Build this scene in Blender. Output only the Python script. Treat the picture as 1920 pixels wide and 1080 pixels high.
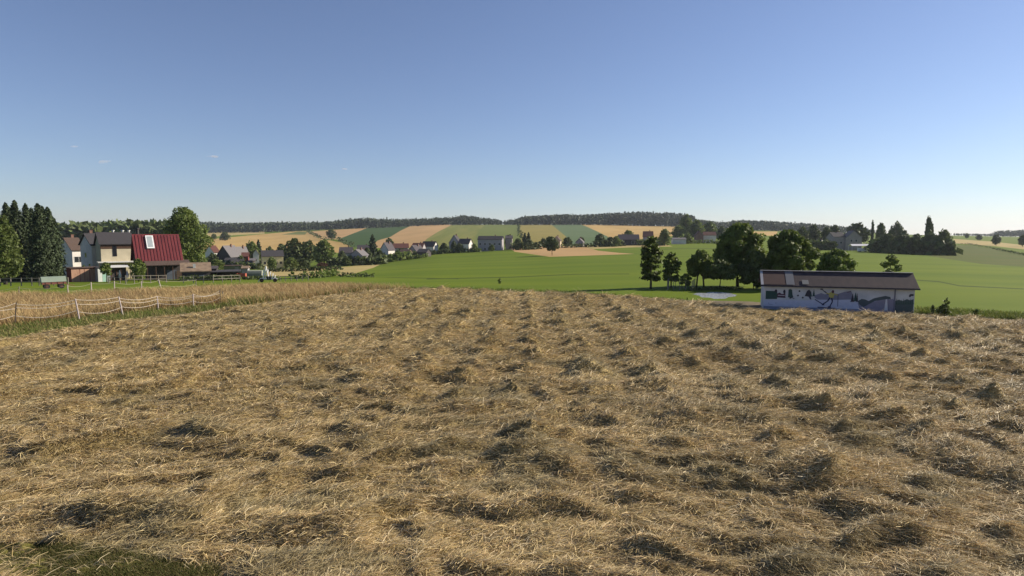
import bpy, math, random
import numpy as np
from mathutils import Vector, Matrix
from mathutils.geometry import delaunay_2d_cdt
for o in list(bpy.data.objects): bpy.data.objects.remove(o)
SC = bpy.context.scene
COL = SC.collection
R = math.radians
# ------------------------------------------------------------ camera, sky, sun, exposure
F, H, TH = 1144.0, 6.5, math.atan(100/1144.0)      # focal length in photo pixels, eye height, pitch
cam = bpy.data.objects.new('camera', bpy.data.cameras.new('camera')); COL.objects.link(cam)
cam.location = (0, 0, H); cam.rotation_euler = (math.pi/2-TH, 0, 0)
cam.data.lens = 36*F/1920; cam.data.clip_start = .1; cam.data.clip_end = 20000
SC.camera = cam
SUN_AZ, SUN_EL = 70, 28
w = bpy.data.worlds.new("World"); SC.world = w; w.use_nodes = True
nt = w.node_tree; sky = nt.nodes.new('ShaderNodeTexSky'); sky.sky_type = 'NISHITA'; sky.sun_disc = False
sky.sun_elevation = R(SUN_EL); sky.sun_rotation = R(SUN_AZ); sky.altitude = 500
sky.air_density = 1.0; sky.dust_density = .3; sky.ozone_density = 3.0
bg = nt.nodes['Background']; bg.inputs['Strength'].default_value = .061
hs0 = nt.nodes.new('ShaderNodeHueSaturation'); hs0.inputs['Saturation'].default_value = .9; hs0.inputs['Hue'].default_value = .502
nt.links.new(sky.outputs[0], hs0.inputs['Color']); mx0 = nt.nodes.new('ShaderNodeMix'); mx0.data_type = 'RGBA'; mx0.blend_type = 'MULTIPLY'; mx0.inputs[0].default_value = 1; mx0.inputs[7].default_value = (.96, .985, 1.13, 1)
nt.links.new(hs0.outputs[0], mx0.inputs[6]); nt.links.new(mx0.outputs[2], bg.inputs['Color'])
sd = bpy.data.lights.new('sun', 'SUN'); sd.energy = 4.9; sd.angle = R(.5); sd.color = (1, .89, .72)
sun = bpy.data.objects.new('sun', sd); COL.objects.link(sun)
sdir = Vector((math.sin(R(SUN_AZ))*math.cos(R(SUN_EL)), math.cos(R(SUN_AZ))*math.cos(R(SUN_EL)), math.sin(R(SUN_EL))))
sun.rotation_euler = sdir.to_track_quat('Z', 'Y').to_euler(); sun.location = (30, -20, 60)
SC.view_settings.view_transform = 'Standard'; SC.view_settings.look = 'None'
SC.view_settings.exposure = .75; SC.view_settings.gamma = 1; SC.view_settings.use_curve_mapping = False

# ------------------------------------------------------------ helpers
def tag(o, label=None, cat=None, group=None, kind=None):
    if label: o['label'] = label
    if cat: o['category'] = cat
    if group: o['group'] = group
    if kind: o['kind'] = kind
    return o
def empty(name, loc, rz=0, label=None, cat=None, group=None):
    o = bpy.data.objects.new(name, None); COL.objects.link(o); o.location = loc; o.rotation_euler = (0, 0, rz)
    o.empty_display_size = .2
    return tag(o, label, cat, group)
def link_mesh(name, V, Fc, mats, parent=None, mi=None, smooth=False, col=None):
    me = bpy.data.meshes.new(name)
    if isinstance(V, np.ndarray):
        n, k = len(Fc), Fc.shape[1]
        me.vertices.add(len(V)); me.vertices.foreach_set('co', V.astype(np.float32).ravel())
        me.loops.add(n*k); me.loops.foreach_set('vertex_index', Fc.astype(np.int32).ravel())
        me.polygons.add(n); me.polygons.foreach_set('loop_start', np.arange(0, n*k, k, dtype=np.int32))
        me.polygons.foreach_set('loop_total', np.full(n, k, dtype=np.int32))
        me.update(calc_edges=True)
    else:
        me.from_pydata(V, [], Fc); me.update()
    for m in (mats if isinstance(mats, (list, tuple)) else [mats]): me.materials.append(m)
    if mi is not None: me.polygons.foreach_set('material_index', np.array(mi, dtype=np.int32))
    if smooth: me.polygons.foreach_set('use_smooth', np.ones(len(me.polygons), dtype=bool))
    if col is not None:
        a = me.color_attributes.new('tint', 'FLOAT_COLOR', 'POINT')
        c = np.ones((len(V), 4), dtype=np.float32); c[:, :3] = col; a.data.foreach_set('color', c.ravel())
    o = bpy.data.objects.new(name, me); COL.objects.link(o)
    if parent: o.parent = parent
    return o
class MB:
    def __init__(s): s.v = []; s.f = []; s.m = []
    def add(s, V, Fc, m=0):
        b = len(s.v); s.v += [tuple(p) for p in V]; s.f += [tuple(i+b for i in f) for f in Fc]; s.m += [m]*len(Fc); return s
    def box(s, x0, x1, y0, y1, z0, z1, m=0, rot=None, piv=(0, 0, 0)):
        V = [Vector((x, y, z)) for z in (z0, z1) for x, y in ((x0, y0), (x1, y0), (x1, y1), (x0, y1))]
        if rot is not None:
            p = Vector(piv); V = [rot @ (q-p)+p for q in V]
        return s.add(V, [(3, 2, 1, 0), (4, 5, 6, 7), (0, 1, 5, 4), (1, 2, 6, 5), (2, 3, 7, 6), (3, 0, 4, 7)], m)
    def bar(s, a, b, w, h=None, m=0):
        a, b = Vector(a), Vector(b); d = (b-a); L = d.length
        q = d.to_track_quat('Z', 'Y').to_matrix(); h = h or w
        V = [q @ Vector((x, y, z))+a for z in (0, L) for x, y in ((-w/2, -h/2), (w/2, -h/2), (w/2, h/2), (-w/2, h/2))]
        return s.add(V, [(3, 2, 1, 0), (4, 5, 6, 7), (0, 1, 5, 4), (1, 2, 6, 5), (2, 3, 7, 6), (3, 0, 4, 7)], m)
    def tube(s, pts, rad, n=6, m=0):
        pts = [Vector(p) for p in pts]; rad = rad if isinstance(rad, (list, tuple)) else [rad]*len(pts)
        V = []; Fc = []
        for i, p in enumerate(pts):
            d = (pts[min(i+1, len(pts)-1)]-pts[max(i-1, 0)]); q = d.to_track_quat('Z', 'Y').to_matrix()
            V += [q @ Vector((math.cos(2*math.pi*k/n)*rad[i], math.sin(2*math.pi*k/n)*rad[i], 0))+p for k in range(n)]
        for i in range(len(pts)-1):
            Fc += [(i*n+k, i*n+(k+1) % n, (i+1)*n+(k+1) % n, (i+1)*n+k) for k in range(n)]
        Fc += [tuple(range(n))[::-1], tuple(range((len(pts)-1)*n, len(pts)*n))]
        return s.add(V, Fc, m)
    def prism(s, prof, y0, y1, m=0):          # profile in x,z extruded along y
        n = len(prof); V = [(x, y0, z) for x, z in prof]+[(x, y1, z) for x, z in prof]
        return s.add(V, [tuple(range(n)), tuple(range(n, 2*n))[::-1]]+[((i+1) % n, i, n+i, n+(i+1) % n) for i in range(n)], m)
    def prismx(s, prof, x0, x1, m=0):         # profile in y,z extruded along x
        n = len(prof); V = [(x0, y, z) for y, z in prof]+[(x1, y, z) for y, z in prof]
        return s.add(V, [tuple(range(n))[::-1], tuple(range(n, 2*n))]+[(i, (i+1) % n, n+(i+1) % n, n+i) for i in range(n)], m)
    def build(s, name, mats, parent=None, smooth=False):
        return link_mesh(name, s.v, s.f, mats, parent, s.m, smooth)
def hsh(ix, iy, s):
    n = (ix.astype(np.int64)*374761393+iy.astype(np.int64)*668265263+s*974634777) & 0xffffffff
    n = ((n ^ (n >> 13))*1274126177) & 0xffffffff; n = ((n ^ (n >> 16))*2246822519) & 0xffffffff
    return ((n ^ (n >> 15)) & 0xffffff)/float(0xffffff)
def vn(x, y, s=0):
    x = np.asarray(x, float); y = np.asarray(y, float)
    ix, iy = np.floor(x), np.floor(y); fx, fy = x-ix, y-iy; fx = fx*fx*(3-2*fx); fy = fy*fy*(3-2*fy)
    a, b, c, d = hsh(ix, iy, s), hsh(ix+1, iy, s), hsh(ix, iy+1, s), hsh(ix+1, iy+1, s)
    return (a*(1-fx)+b*fx)*(1-fy)+(c*(1-fx)+d*fx)*fy
def fbm(x, y, s=0, o=3): return sum(vn(x*2**i, y*2**i, s+i*7)*.5**i for i in range(o))/sum(.5**i for i in range(o))

# ------------------------------------------------------------ materials
MC = {}
def mat(name, c1, c2=None, scale=2.0, rough=.85, bump=0, detail=4, stretch=(1, 1, 1), metal=0, spec=.3, tint=False, trans=0, bscale=None, coords='Object', rnd=0):
    if name in MC: return MC[name]
    m = bpy.data.materials.new(name); m.use_nodes = True; N = m.node_tree.nodes; L = m.node_tree.links
    b = N['Principled BSDF']; b.inputs['Roughness'].default_value = rough; b.inputs['Metallic'].default_value = metal
    b.inputs['Specular IOR Level'].default_value = spec
    tc = N.new('ShaderNodeTexCoord'); mp = N.new('ShaderNodeMapping'); mp.inputs['Scale'].default_value = stretch
    L.new(tc.outputs[coords], mp.inputs[0])
    nz = N.new('ShaderNodeTexNoise'); nz.inputs['Scale'].default_value = scale; nz.inputs['Detail'].default_value = detail
    L.new(mp.outputs[0], nz.inputs['Vector'])
    cr = N.new('ShaderNodeValToRGB'); cr.color_ramp.elements[0].position = .35; cr.color_ramp.elements[1].position = .65
    cr.color_ramp.elements[0].color = (*c1, 1); cr.color_ramp.elements[1].color = (*(c2 or [q*.85 for q in c1]), 1)
    L.new(nz.outputs[0], cr.inputs[0]); out = cr.outputs[0]
    if tint:
        at = N.new('ShaderNodeAttribute'); at.attribute_name = 'tint'
        mx = N.new('ShaderNodeMix'); mx.data_type = 'RGBA'; mx.blend_type = 'MULTIPLY'; mx.inputs[0].default_value = 1
        L.new(out, mx.inputs[6]); L.new(at.outputs['Color'], mx.inputs[7]); out = mx.outputs[2]
    if rnd:
        oi = N.new('ShaderNodeObjectInfo'); hs = N.new('ShaderNodeHueSaturation')
        mr = N.new('ShaderNodeMapRange'); mr.inputs[3].default_value = 1-rnd; mr.inputs[4].default_value = 1+rnd
        L.new(oi.outputs['Random'], mr.inputs[0]); L.new(mr.outputs[0], hs.inputs['Value']); L.new(out, hs.inputs['Color']); out = hs.outputs[0]
    L.new(out, b.inputs['Base Color'])
    if bump:
        bp = N.new('ShaderNodeBump'); bp.inputs['Strength'].default_value = 1; bp.inputs['Distance'].default_value = bump
        n2 = N.new('ShaderNodeTexNoise'); n2.inputs['Scale'].default_value = bscale or scale*4; n2.inputs['Detail'].default_value = 5
        L.new(mp.outputs[0], n2.inputs['Vector']); L.new(n2.outputs[0], bp.inputs['Height']); L.new(bp.outputs[0], b.inputs['Normal'])
    if trans:
        t = N.new('ShaderNodeBsdfTranslucent'); L.new(out, t.inputs['Color'])
        ms = N.new('ShaderNodeMixShader'); ms.inputs[0].default_value = trans
        L.new(b.outputs[0], ms.inputs[1]); L.new(t.outputs[0], ms.inputs[2]); L.new(ms.outputs[0], N['Material Output'].inputs['Surface'])
    MC[name] = m; return m
def paint(name, c, rough=.7, v=.12, scale=1.2, **k): return mat(name, c, [q*(1-v) for q in c], scale, rough, **k)

# ------------------------------------------------------------ terrain: eye-level slopes tabulated by bearing and depth
def ray(px, py):
    xc, yc = (px-960)/F, (540-py)/F; dy = math.cos(TH)+yc*math.sin(TH)
    return xc/dy, (-math.sin(TH)+yc*math.cos(TH))/dy        # u = x/y, t = dz/dy
KY = [67, 88, 118, 177, 260, 378, 532, 768, 1064, 1536]
TAB = {-300: [552, 541, 530, 512, 497, 483, 472, 457, 444, 440], 0: [552, 541, 530, 512, 497, 483, 472, 457, 444, 440],
 350: [552, 540, 529, 514, 502, 490, 476, 456, 444, 436], 500: [551, 538, 528, 517, 507, 498, 480, 458, 445, 433],
 700: [550, 534, 522, 509, 500, 489, 474, 452, 435, 427], 830: [550, 532, 518, 503, 491, 476, 463, 444, 430, 421.5],
 960: [550, 531, 516, 500, 486, 469, 460, 441, 429, 421.5], 1100: [550, 529, 512, 495, 480, 467, 456, 441, 429, 421],
 1250: [549, 528, 509, 492, 478, 465, 452, 440, 431, 424], 1400: [549, 528, 509, 491, 478, 465, 454, 442, 435, 431],
 1600: [549, 527, 509, 493, 480, 469, 457, 447, 440, 436], 1750: [549, 529, 512, 496, 484, 473, 460, 450, 444, 441],
 1920: [551, 533, 516, 500, 488, 475, 463, 453, 447, 444], 2300: [551, 533, 516, 500, 488, 475, 463, 453, 447, 444]}
CU = np.array([ray(p, 470)[0] for p in sorted(TAB)])
LY = np.log(np.array([2, 12, 30, 45, 58]+KY+[2400, 4000, 8000], float))
CZ = np.array([[0, 0, 0, 0, 0]+[H+ray(p, py)[1]*Y for py, Y in zip(TAB[p], KY)] for p in sorted(TAB)])
CZ = np.hstack([CZ, CZ[:, -1:]-6, CZ[:, -1:]-40, CZ[:, -1:]-60])
def pchip_slopes(x, y):
    h = np.diff(x); d = np.diff(y, axis=1)/h; m = np.zeros_like(y)
    a, b = d[:, :-1], d[:, 1:]; w1 = 2*h[1:]+h[:-1]; w2 = h[1:]+2*h[:-1]
    with np.errstate(all='ignore'): mm = (w1+w2)/(w1/a+w2/b)
    m[:, 1:-1] = np.where(a*b > 0, np.nan_to_num(mm), 0); m[:, 0] = d[:, 0]; m[:, -1] = d[:, -1]; return m
CM = pchip_slopes(LY, CZ)
def hgt(x, y):
    x = np.asarray(x, float); y = np.maximum(np.asarray(y, float), 2.0); u = x/y; l = np.log(y)
    i = np.clip(np.searchsorted(CU, u)-1, 0, len(CU)-2); f = np.clip((u-CU[i])/(CU[i+1]-CU[i]), 0, 1); f = f*f*(3-2*f)*.5+f*.5
    k = np.clip(np.searchsorted(LY, l)-1, 0, len(LY)-2); hh = LY[k+1]-LY[k]; s = np.clip((l-LY[k])/hh, 0, 1)
    def col(j):
        return (CZ[j, k]*(1+2*s)*(1-s)**2+CZ[j, k+1]*s*s*(3-2*s)+CM[j, k]*hh*s*(1-s)**2+CM[j, k+1]*hh*s*s*(s-1))
    return col(i)*(1-f)+col(i+1)*f
GY = np.exp(np.linspace(math.log(5), math.log(2200), 1600))
def hit(px, py):                       # where the sight line through a photo pixel meets the ground
    u, t = ray(px, py); d = H+t*GY-hgt(u*GY, GY); k = np.argmax(d < 0)
    if d[k] >= 0: k = int(np.argmin(d[GY > 300])) + int((GY <= 300).sum())
    if k == 0: return u*GY[0], GY[0]
    a = d[k-1]/(d[k-1]-d[k]) if d[k-1] > 0 > d[k] else 0; Y = GY[k-1]+(GY[k]-GY[k-1])*a
    return u*Y, Y
def at(px, Y, dz=0): u = ray(px, 470)[0]; x = u*Y; return Vector((x, Y, float(hgt(x, Y))+dz))
def zat(py, Y): return H+ray(960, py)[1]*Y
def gp(px, py): x, y = hit(px, py); return Vector((x, y, float(hgt(x, y))))

# ------------------------------------------------------------ fields: one tiling of the ground, every field an object of its own
HAY_E = [(-500, 715), (-200, 668), (0, 640), (100, 622), (200, 607), (300, 597), (400, 583), (480, 572), (560, 562), (640, 553), (700, 545), (780, 544), (860, 544), (940, 548), (1060, 552), (1180, 558), (1290, 567), (1400, 578), (1440, 585), (1700, 592), (1800, 597), (1920, 604), (2200, 632), (2500, 660)]
GRE = [(-500, 562), (0, 558), (130, 557), (230, 552), (320, 547), (400, 543), (520, 539), (620, 538), (690, 542)]
VER = [(-500, 700), (-200, 648), (0, 614), (100, 602), (200, 590), (300, 580), (400, 573), (470, 568)]
P = []      # (name, kind of surface, pixel polygon)
P.append(('hay_field', 'hay', HAY_E+[(2500, 3000), (-500, 3000)]))
P.append(('rough_grassland', 'dry', HAY_E[:11]+GRE[::-1]))
P.append(('grass_verge', 'verge', HAY_E[:8]+VER[::-1]))
P.append(('wheat_field', 'pale', [(360, 432), (496, 432), (496, 438), (440, 441), (360, 446)]))
P.append(('wheat_field', 'wheat', [(360, 452), (470, 441), (560, 433), (575, 434), (603, 448), (660, 458), (640, 474), (360, 474)]))
P.append(('grass_strip', 'olive', [(528, 440), (560, 434), (576, 435), (572, 440)]))
P.append(('wheat_field', 'pink', [(578, 434), (690, 427), (634, 449), (603, 448)]))
P.append(('crop_field', 'dgreen', [(690, 427), (733, 424), (773, 422), (750, 433), (732, 444), (708, 451), (694, 464), (665, 464), (644, 457), (633, 449)]))
P.append(('wheat_field', 'pink', [(773, 422), (851, 420), (822, 434), (800, 448), (785, 464), (730, 466), (694, 464), (708, 451), (732, 444), (750, 433)]))
P.append(('crop_field', 'stripe', [(851, 420), (912, 420), (898, 432), (892, 444), (890, 464), (785, 464), (800, 448), (822, 434)]))
P.append(('crop_field', 'mgreen', [(912, 420), (973, 419), (972, 440), (978, 461), (890, 464), (892, 444), (898, 432)]))
P.append(('barley_field', 'ochre', [(975, 418.5), (1030, 418), (1045, 430), (1062, 444), (1062, 460), (980, 461), (974, 440)]))
P.append(('crop_field', 'bgreen', [(1030, 418), (1082, 418), (1100, 425), (1120, 434), (1140, 444), (1140, 458), (1062, 460), (1062, 444), (1045, 430)]))
P.append(('wheat_field', 'wheat', [(1082, 418), (1160, 419), (1265, 423), (1268, 440), (1230, 452), (1140, 452), (1140, 444), (1120, 434), (1100, 425)]))
P.append(('stubble_field', 'pink', [(958, 467), (975, 463), (1020, 461.5), (1092, 461.5), (1122, 470), (1160, 474), (1190, 476), (1110, 479), (1030, 481.5), (1000, 477), (965, 472)]))
P.append(('stubble_field', 'pale', [(1094, 461.5), (1150, 459), (1240, 457), (1262, 462), (1180, 464), (1113, 467)]))
P.append(('stubble_field', 'pale', [(500, 503), (600, 503), (660, 499), (722, 492), (700, 502), (668, 512), (640, 517), (500, 519)]))
P.append(('meadow_strip', 'brownish', [(1740, 480), (1785, 461), (1815, 459), (1870, 468), (1960, 484), (2100, 500), (2100, 520), (1960, 503), (1840, 495)]))
P.append(('stubble_field', 'pale', [(1788, 448), (1860, 453), (1960, 464), (1960, 472), (1870, 462), (1788, 456)]))
P.append(('wheat_field', 'wheat', [(1412, 434), (1458, 434), (1456, 442), (1408, 442)]))
P.append(('wheel_track', 'track', [(700, 521), (740, 520.2), (800, 521), (860, 522.6), (860, 523.6), (800, 522.2), (740, 521.2)]))
P.append(('wheel_track', 'track', [(800, 522.5), (960, 519), (1080, 513.5), (1180, 513), (1180, 514.2), (1080, 514.8), (960, 520.5), (800, 524)]))
P.append(('wheel_track', 'track', [(1230, 467), (1290, 465.5), (1345, 466), (1345, 466.9), (1290, 466.4), (1230, 468)]))
P.append(('wheel_track', 'track', [(1712, 524), (1760, 527), (1800, 535), (1920, 541), (1920, 542.6), (1800, 537), (1760, 529), (1712, 525.4)]))
P.append(('pond', 'water', [(1298, 551.5), (1308, 549), (1322, 549.5), (1330, 547.5), (1352, 547.8), (1366, 549), (1382, 553), (1378, 556), (1366, 557), (1360, 560), (1340, 560.5), (1330, 558), (1316, 557.5), (1310, 554)]))
P.append(('farm_lane', 'lane', [(1270, 562.5), (1330, 563.5), (1400, 565), (1445, 568), (1445, 580), (1400, 576.5), (1340, 571), (1280, 566)]))
FM = {
 'hay': mat('hay_soil', (.19, .135, .06), (.12, .10, .04), 1.3, bump=.05, bscale=9),
 'dry': mat('dry_sward', (.26, .15, .07), (.19, .13, .05), .6, bump=.05),
 'verge': mat('verge_sward', (.08, .115, .02), (.12, .13, .03), .8, bump=.05),
 'green': mat('meadow_sward', (.128, .168, .018), (.095, .138, .015), .035, bump=.06, bscale=1.5, detail=12, stretch=(.35, 1.4, 1)),
 'pale': mat('pale_stubble', (.40, .31, .14), (.33, .27, .11), .05),
 'wheat': mat('ripe_wheat', (.44, .30, .12), (.38, .26, .10), .03, stretch=(1, .3, 1)),
 'pink': mat('ripe_wheat_reddish', (.42, .27, .13), (.36, .24, .11), .03, stretch=(1, .3, 1)),
 'dgreen': mat('maize_green', (.045, .08, .025), (.055, .092, .03), .03),
 'mgreen': mat('beet_green', (.12, .15, .04), (.14, .165, .045), .03),
 'stripe': mat('barley_green', (.19, .19, .055), (.14, .16, .04), .09, stretch=(1.3, .05, 1), detail=2),
 'ochre': mat('barley_ochre', (.25, .21, .06), (.21, .18, .055), .03),
 'bgreen': mat('oat_bluegreen', (.11, .15, .075), (.095, .14, .06), .03),
 'olive': mat('grass_olive', (.14, .16, .05)), 'brownish': mat('mown_meadow', (.095, .105, .025), (.08, .105, .02), .04),
 'track': mat('track_green', (.055, .078, .014)),
 'lane': mat('gravel_lane', (.20, .16, .11), (.14, .12, .08), 1.5, bump=.03),
}
for _m in FM.values(): _m.node_tree.nodes['Principled BSDF'].inputs['Specular IOR Level'].default_value = .04
wm = bpy.data.materials.new('pond_water'); wm.use_nodes = True; FM['water'] = wm
b = wm.node_tree.nodes['Principled BSDF']; b.inputs['Base Color'].default_value = (.34, .36, .38, 1); b.inputs['Roughness'].default_value = .12; b.inputs['IOR'].default_value = 1.33  # pale base colour stands in for bright sky mirrored in the water
N = wm.node_tree.nodes; nz = N.new('ShaderNodeTexNoise'); nz.inputs['Scale'].default_value = 3; tcw = N.new('ShaderNodeTexCoord'); bp = N.new('ShaderNodeBump'); bp.inputs['Distance'].default_value = .14
wm.node_tree.links.new(tcw.outputs['Object'], nz.inputs[0]); wm.node_tree.links.new(nz.outputs[0], bp.inputs['Height']); wm.node_tree.links.new(bp.outputs[0], b.inputs['Normal'])
def uvp(px, py): x, y = hit(px, py); return (x/y, math.log(y))
def dens(poly, step=6):
    out = []
    for (a, b), (c, d) in zip(poly, poly[1:]+poly[:1]):
        n = max(1, int(min(60, math.hypot(c-a, (d-b)*3)/step)))
        for i in range(n):
            q = (a+(c-a)*i/n, b+(d-b)*i/n)
            out.append((ray(*q)[0], math.log(5)) if q[1] > 1500 else uvp(*q))
    return out
polys = [dens(p[2]) for p in P]
pts = []; edges = []
for pl in polys:
    b0 = len(pts); pts += [Vector(q) for q in pl]; edges += [(b0+i, b0+(i+1) % len(pl)) for i in range(len(pl))]
us = np.linspace(-1.6, 1.6, 190); ls = np.linspace(math.log(5), math.log(6500), 150)
rg = np.random.RandomState(3)
for i, u in enumerate(us):
    for j, l in enumerate(ls):
        e = 0 < i < 189 and 0 < j < 149
        pts.append(Vector((u+(rg.rand()-.5)*.004*e, l+(rg.rand()-.5)*.01*e)))
cv, ce, cf, *_ = delaunay_2d_cdt(pts, edges, [], 0, 1e-5)
cv = np.array([(p.x, p.y) for p in cv]); cf = np.array([f for f in cf if len(f) == 3])
cen = cv[cf].mean(axis=1); own = np.full(len(cf), -1)
def inside(poly, pt):
    q = np.array(poly); x, y = pt[:, 0], pt[:, 1]; r = np.zeros(len(pt), bool); n = len(q)
    for i in range(n):
        (x1, y1), (x2, y2) = q[i], q[(i+1) % n]
        if y1 == y2: continue
        c = ((y1 > y) != (y2 > y)) & (x < (x2-x1)*(y-y1)/(y2-y1)+x1); r ^= c
    return r
for k, pl in enumerate(polys): own[inside(pl, cen)] = k
Yv = np.exp(cv[:, 1]); Xv = cv[:, 0]*Yv; Zv = hgt(Xv, Yv)
XYZ = np.stack([Xv, Yv, Zv], 1)
def sheet(name, sel, m, zoff=0):
    f = cf[sel]; ids, inv = np.unique(f.ravel(), return_inverse=True)
    v = XYZ[ids].copy(); v[:, 2] += zoff
    return tag(link_mesh(name, v, inv.reshape(-1, 3), m, smooth=True), kind='structure')
sheet('meadow', own == -1, FM['green'])
for k, (nm, sf, _) in enumerate(P): 
    if (own == k).any(): sheet(nm, own == k, FM[sf])
# the land round and behind the camera, and out to the horizon
mb = MB(); n = 48
V = []; Fc = []
for r, z in ((4.5, -.6), (60, -.6), (400, -8), (9000, -70)):
    for k in range(n):
        a = 2*math.pi*k/n; V.append((r*math.sin(a), r*math.cos(a), z if math.cos(a) < .52 or r < 61 else z-60))
V.append((0, 0, -.6))
for i in range(3): Fc += [(i*n+k, (i+1)*n+k, (i+1)*n+(k+1) % n, i*n+(k+1) % n) for k in range(n)]
Fc += [(len(V)-1, k, (k+1) % n) for k in range(n)]
tag(link_mesh('ground', V, Fc, FM['green']), kind='structure')

# ------------------------------------------------------------ hay: lumpy mown layer and loose straw
hay_poly = polys[0]
GPATCH = [uvp(*q) for q in [(-60, 1032), (120, 1034), (260, 1056), (420, 1080), (420, 1110), (-60, 1110)]]
HB = np.array([hit(*q) for q in [(a+(c-a)*k/6, b+(d-b)*k/6) for (a, b), (c, d) in zip(HAY_E, HAY_E[1:]) for k in range(6)]])
def edge_dist(x, y):
    d = np.full(x.shape, 1e9)
    for hx, hy in HB: d = np.minimum(d, (x-hx)**2+(y-hy)**2)
    return np.sqrt(d)
def lump(x, y):
    wx = x+1.2*(fbm(x*.25, y*.25, 5)-.5)*3; wy = y+1.2*(fbm(x*.22, y*.22, 9)-.5)*3
    rx = x+.9*(fbm(x*.15, y*.12, 5)-.5)*2; row = (.5+.5*np.cos((rx-.03*y)*2*math.pi/2.6))**1.8*np.clip(.8+(y-18)/40, .8, 1.5); row = row*np.clip(.35+.65*(rx+3+y*.25)/8, .35, 1)
    a = np.clip(fbm(wx*.62, wy*1.35, 11, 2)-.50, 0, 1)*2.0
    b = np.clip(vn(wx*1.25, wy*2.7, 21)-.48, 0, 1)*1.0
    c = fbm(x*2.6, y*3.6, 31, 2); e = 1-np.abs(2*vn(wx*4.5+y, wy*8.5, 35)-1)
    sw = np.clip(1-np.abs(2*fbm(wx*.22, wy*.42, 41, 2)-1)*4.5, 0, 1)*vn(wx*.9, wy*.9, 43)
    f = np.clip(1.25-y/120, .75, 1); return (a*(.25+.85*row)*.34+b*(.25+.9*row)*.31+c*(.07+.09*row)+sw*.34*np.clip(1.6-y/30, .12, 1))*f+e*.075*(.5+a*2+b*2+sw)*np.clip(.8+y/60, 1, 1.6)
nu, nl = 620, 560
U, Lg = np.meshgrid(np.linspace(-1.05, 1.05, nu), np.linspace(math.log(8), math.log(76), nl), indexing='ij')
Yg = np.exp(Lg); Xg = U*Yg; ed = edge_dist(Xg, Yg)
ins = inside(hay_poly, np.stack([U.ravel(), Lg.ravel()], 1)).reshape(U.shape)
Lm = lump(Xg, Yg); k = np.clip(ed/2.2, 0, 1)
Zg = hgt(Xg, Yg)+np.where(ins, (.03+Lm)*k, -.15)
idx = np.arange(nu*nl).reshape(nu, nl)
q = np.stack([idx[:-1, :-1], idx[1:, :-1], idx[1:, 1:], idx[:-1, 1:]], -1).reshape(-1, 4)
keep = ins.ravel()[q].any(axis=1)
ids, inv = np.unique(q[keep].ravel(), return_inverse=True)
V = np.stack([Xg, Yg, Zg], -1).reshape(-1, 3)[ids]
hm = mat('mown_hay', (.46, .35, .155), (.19, .145, .055), 9, bump=.07, bscale=22, stretch=(.5, 1.2, 1), tint=True, detail=6)
g = fbm(V[:, 0]*.35, V[:, 1]*.5, 61); st = np.clip((fbm(V[:, 0]*.5, V[:, 1]*.9, 71)-.5)*5, 0, 1)*np.clip(1-Lm.ravel()[ids]*6, 0, 1)
tc = np.ones((len(V), 3))*(.80+.35*g[:, None]); tc = tc*(1-st[:, None]*.5)+np.array([.62, .70, .42])*st[:, None]*.5; tc[inside(GPATCH, np.stack([V[:, 0]/V[:, 1], np.log(V[:, 1])], 1))] = (.35, .42, .2)
tag(link_mesh('mown_hay', V, inv.reshape(-1, 4), hm, smooth=True, col=tc), 'mown hay lying in low heaps and rows over the field', kind='stuff')
def straws(name, N, seed, mt, label, ulim=1.0, y0=8.5, y1=76, wscale=1.0, up=0.0, poly=None, pal=None, Lr=(.18, .5), hmax=None, power=1.0, base=None):
    r = np.random.RandomState(seed)
    u = (r.rand(N)*2-1)*ulim; l = math.log(y0)+(r.rand(N)**power)*math.log(y1/y0)
    ok = inside(poly, np.stack([u, l], 1)); u, l = u[ok], l[ok]; y = np.exp(l); x = u*y
    lm = lump(x, y); keepp = r.rand(len(x)) < (.35+lm*2.6)*np.where(inside(GPATCH, np.stack([u, l], 1)), .12, 1); x, y, lm = x[keepp], y[keepp], lm[keepp]; n = len(x)
    ez = np.clip(edge_dist(x, y)/2.2, .2, 1)
    z = hgt(x, y)+(.03+lm)*ez+r.rand(n)*.03
    ph = np.where(r.rand(n) < .6, r.normal(0, .5, n)+(fbm(x*.3, y*.3, 81)-.5)*3, r.rand(n)*6.28)
    sc = np.sqrt(y/14.0); L = (Lr[0]+r.rand(n)*(Lr[1]-Lr[0]))*sc; wd = (.007+.009*r.rand(n))*wscale*.85*sc*sc**.35
    pitch = np.abs(r.normal(0, .16, n))+np.clip(lm*1.4, 0, .5)*r.rand(n)
    d = np.stack([np.cos(ph)*np.cos(pitch), np.sin(ph)*np.cos(pitch), np.sin(pitch)], 1)
    p0 = np.stack([x, y, z], 1)-d*L[:, None]*.3; p2 = p0+d*L[:, None]; p1 = (p0+p2)/2; p1[:, 2] += L*(.02+.10*r.rand(n)); p2[:, 2] -= L*.12*r.rand(n)
    s = np.cross(d, np.stack([r.normal(0, .5, n), r.normal(0, .5, n), np.ones(n)], 1)); s /= np.linalg.norm(s, axis=1)[:, None]; s *= wd[:, None]/2
    V = np.stack([p0-s, p0+s, p1-s, p1+s, p2-s*.5, p2+s*.5], 1).reshape(-1, 3)
    b = np.arange(n)[:, None]*6; Fq = np.concatenate([b+[0, 1, 3, 2], b+[2, 3, 5, 4]], 0)
    pal = np.array(pal); c = pal[np.minimum((r.rand(n)**1.0*len(pal)).astype(int), len(pal)-1)]
    gg = np.clip((fbm(x*.55, y*.8, 91)-.53)*5, 0, 1)*.45*(lm > .08)
    c = c*(1-gg[:, None])+np.array([.29, .26, .15])*gg[:, None]
    c = c*(.65+.7*r.rand(n))[:, None]*(.82+.36*fbm(x*.2, y*.25, 61))[:, None]
    return tag(link_mesh(name, V, Fq, mt, col=np.repeat(c, 6, 0)), label, kind='stuff')
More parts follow.
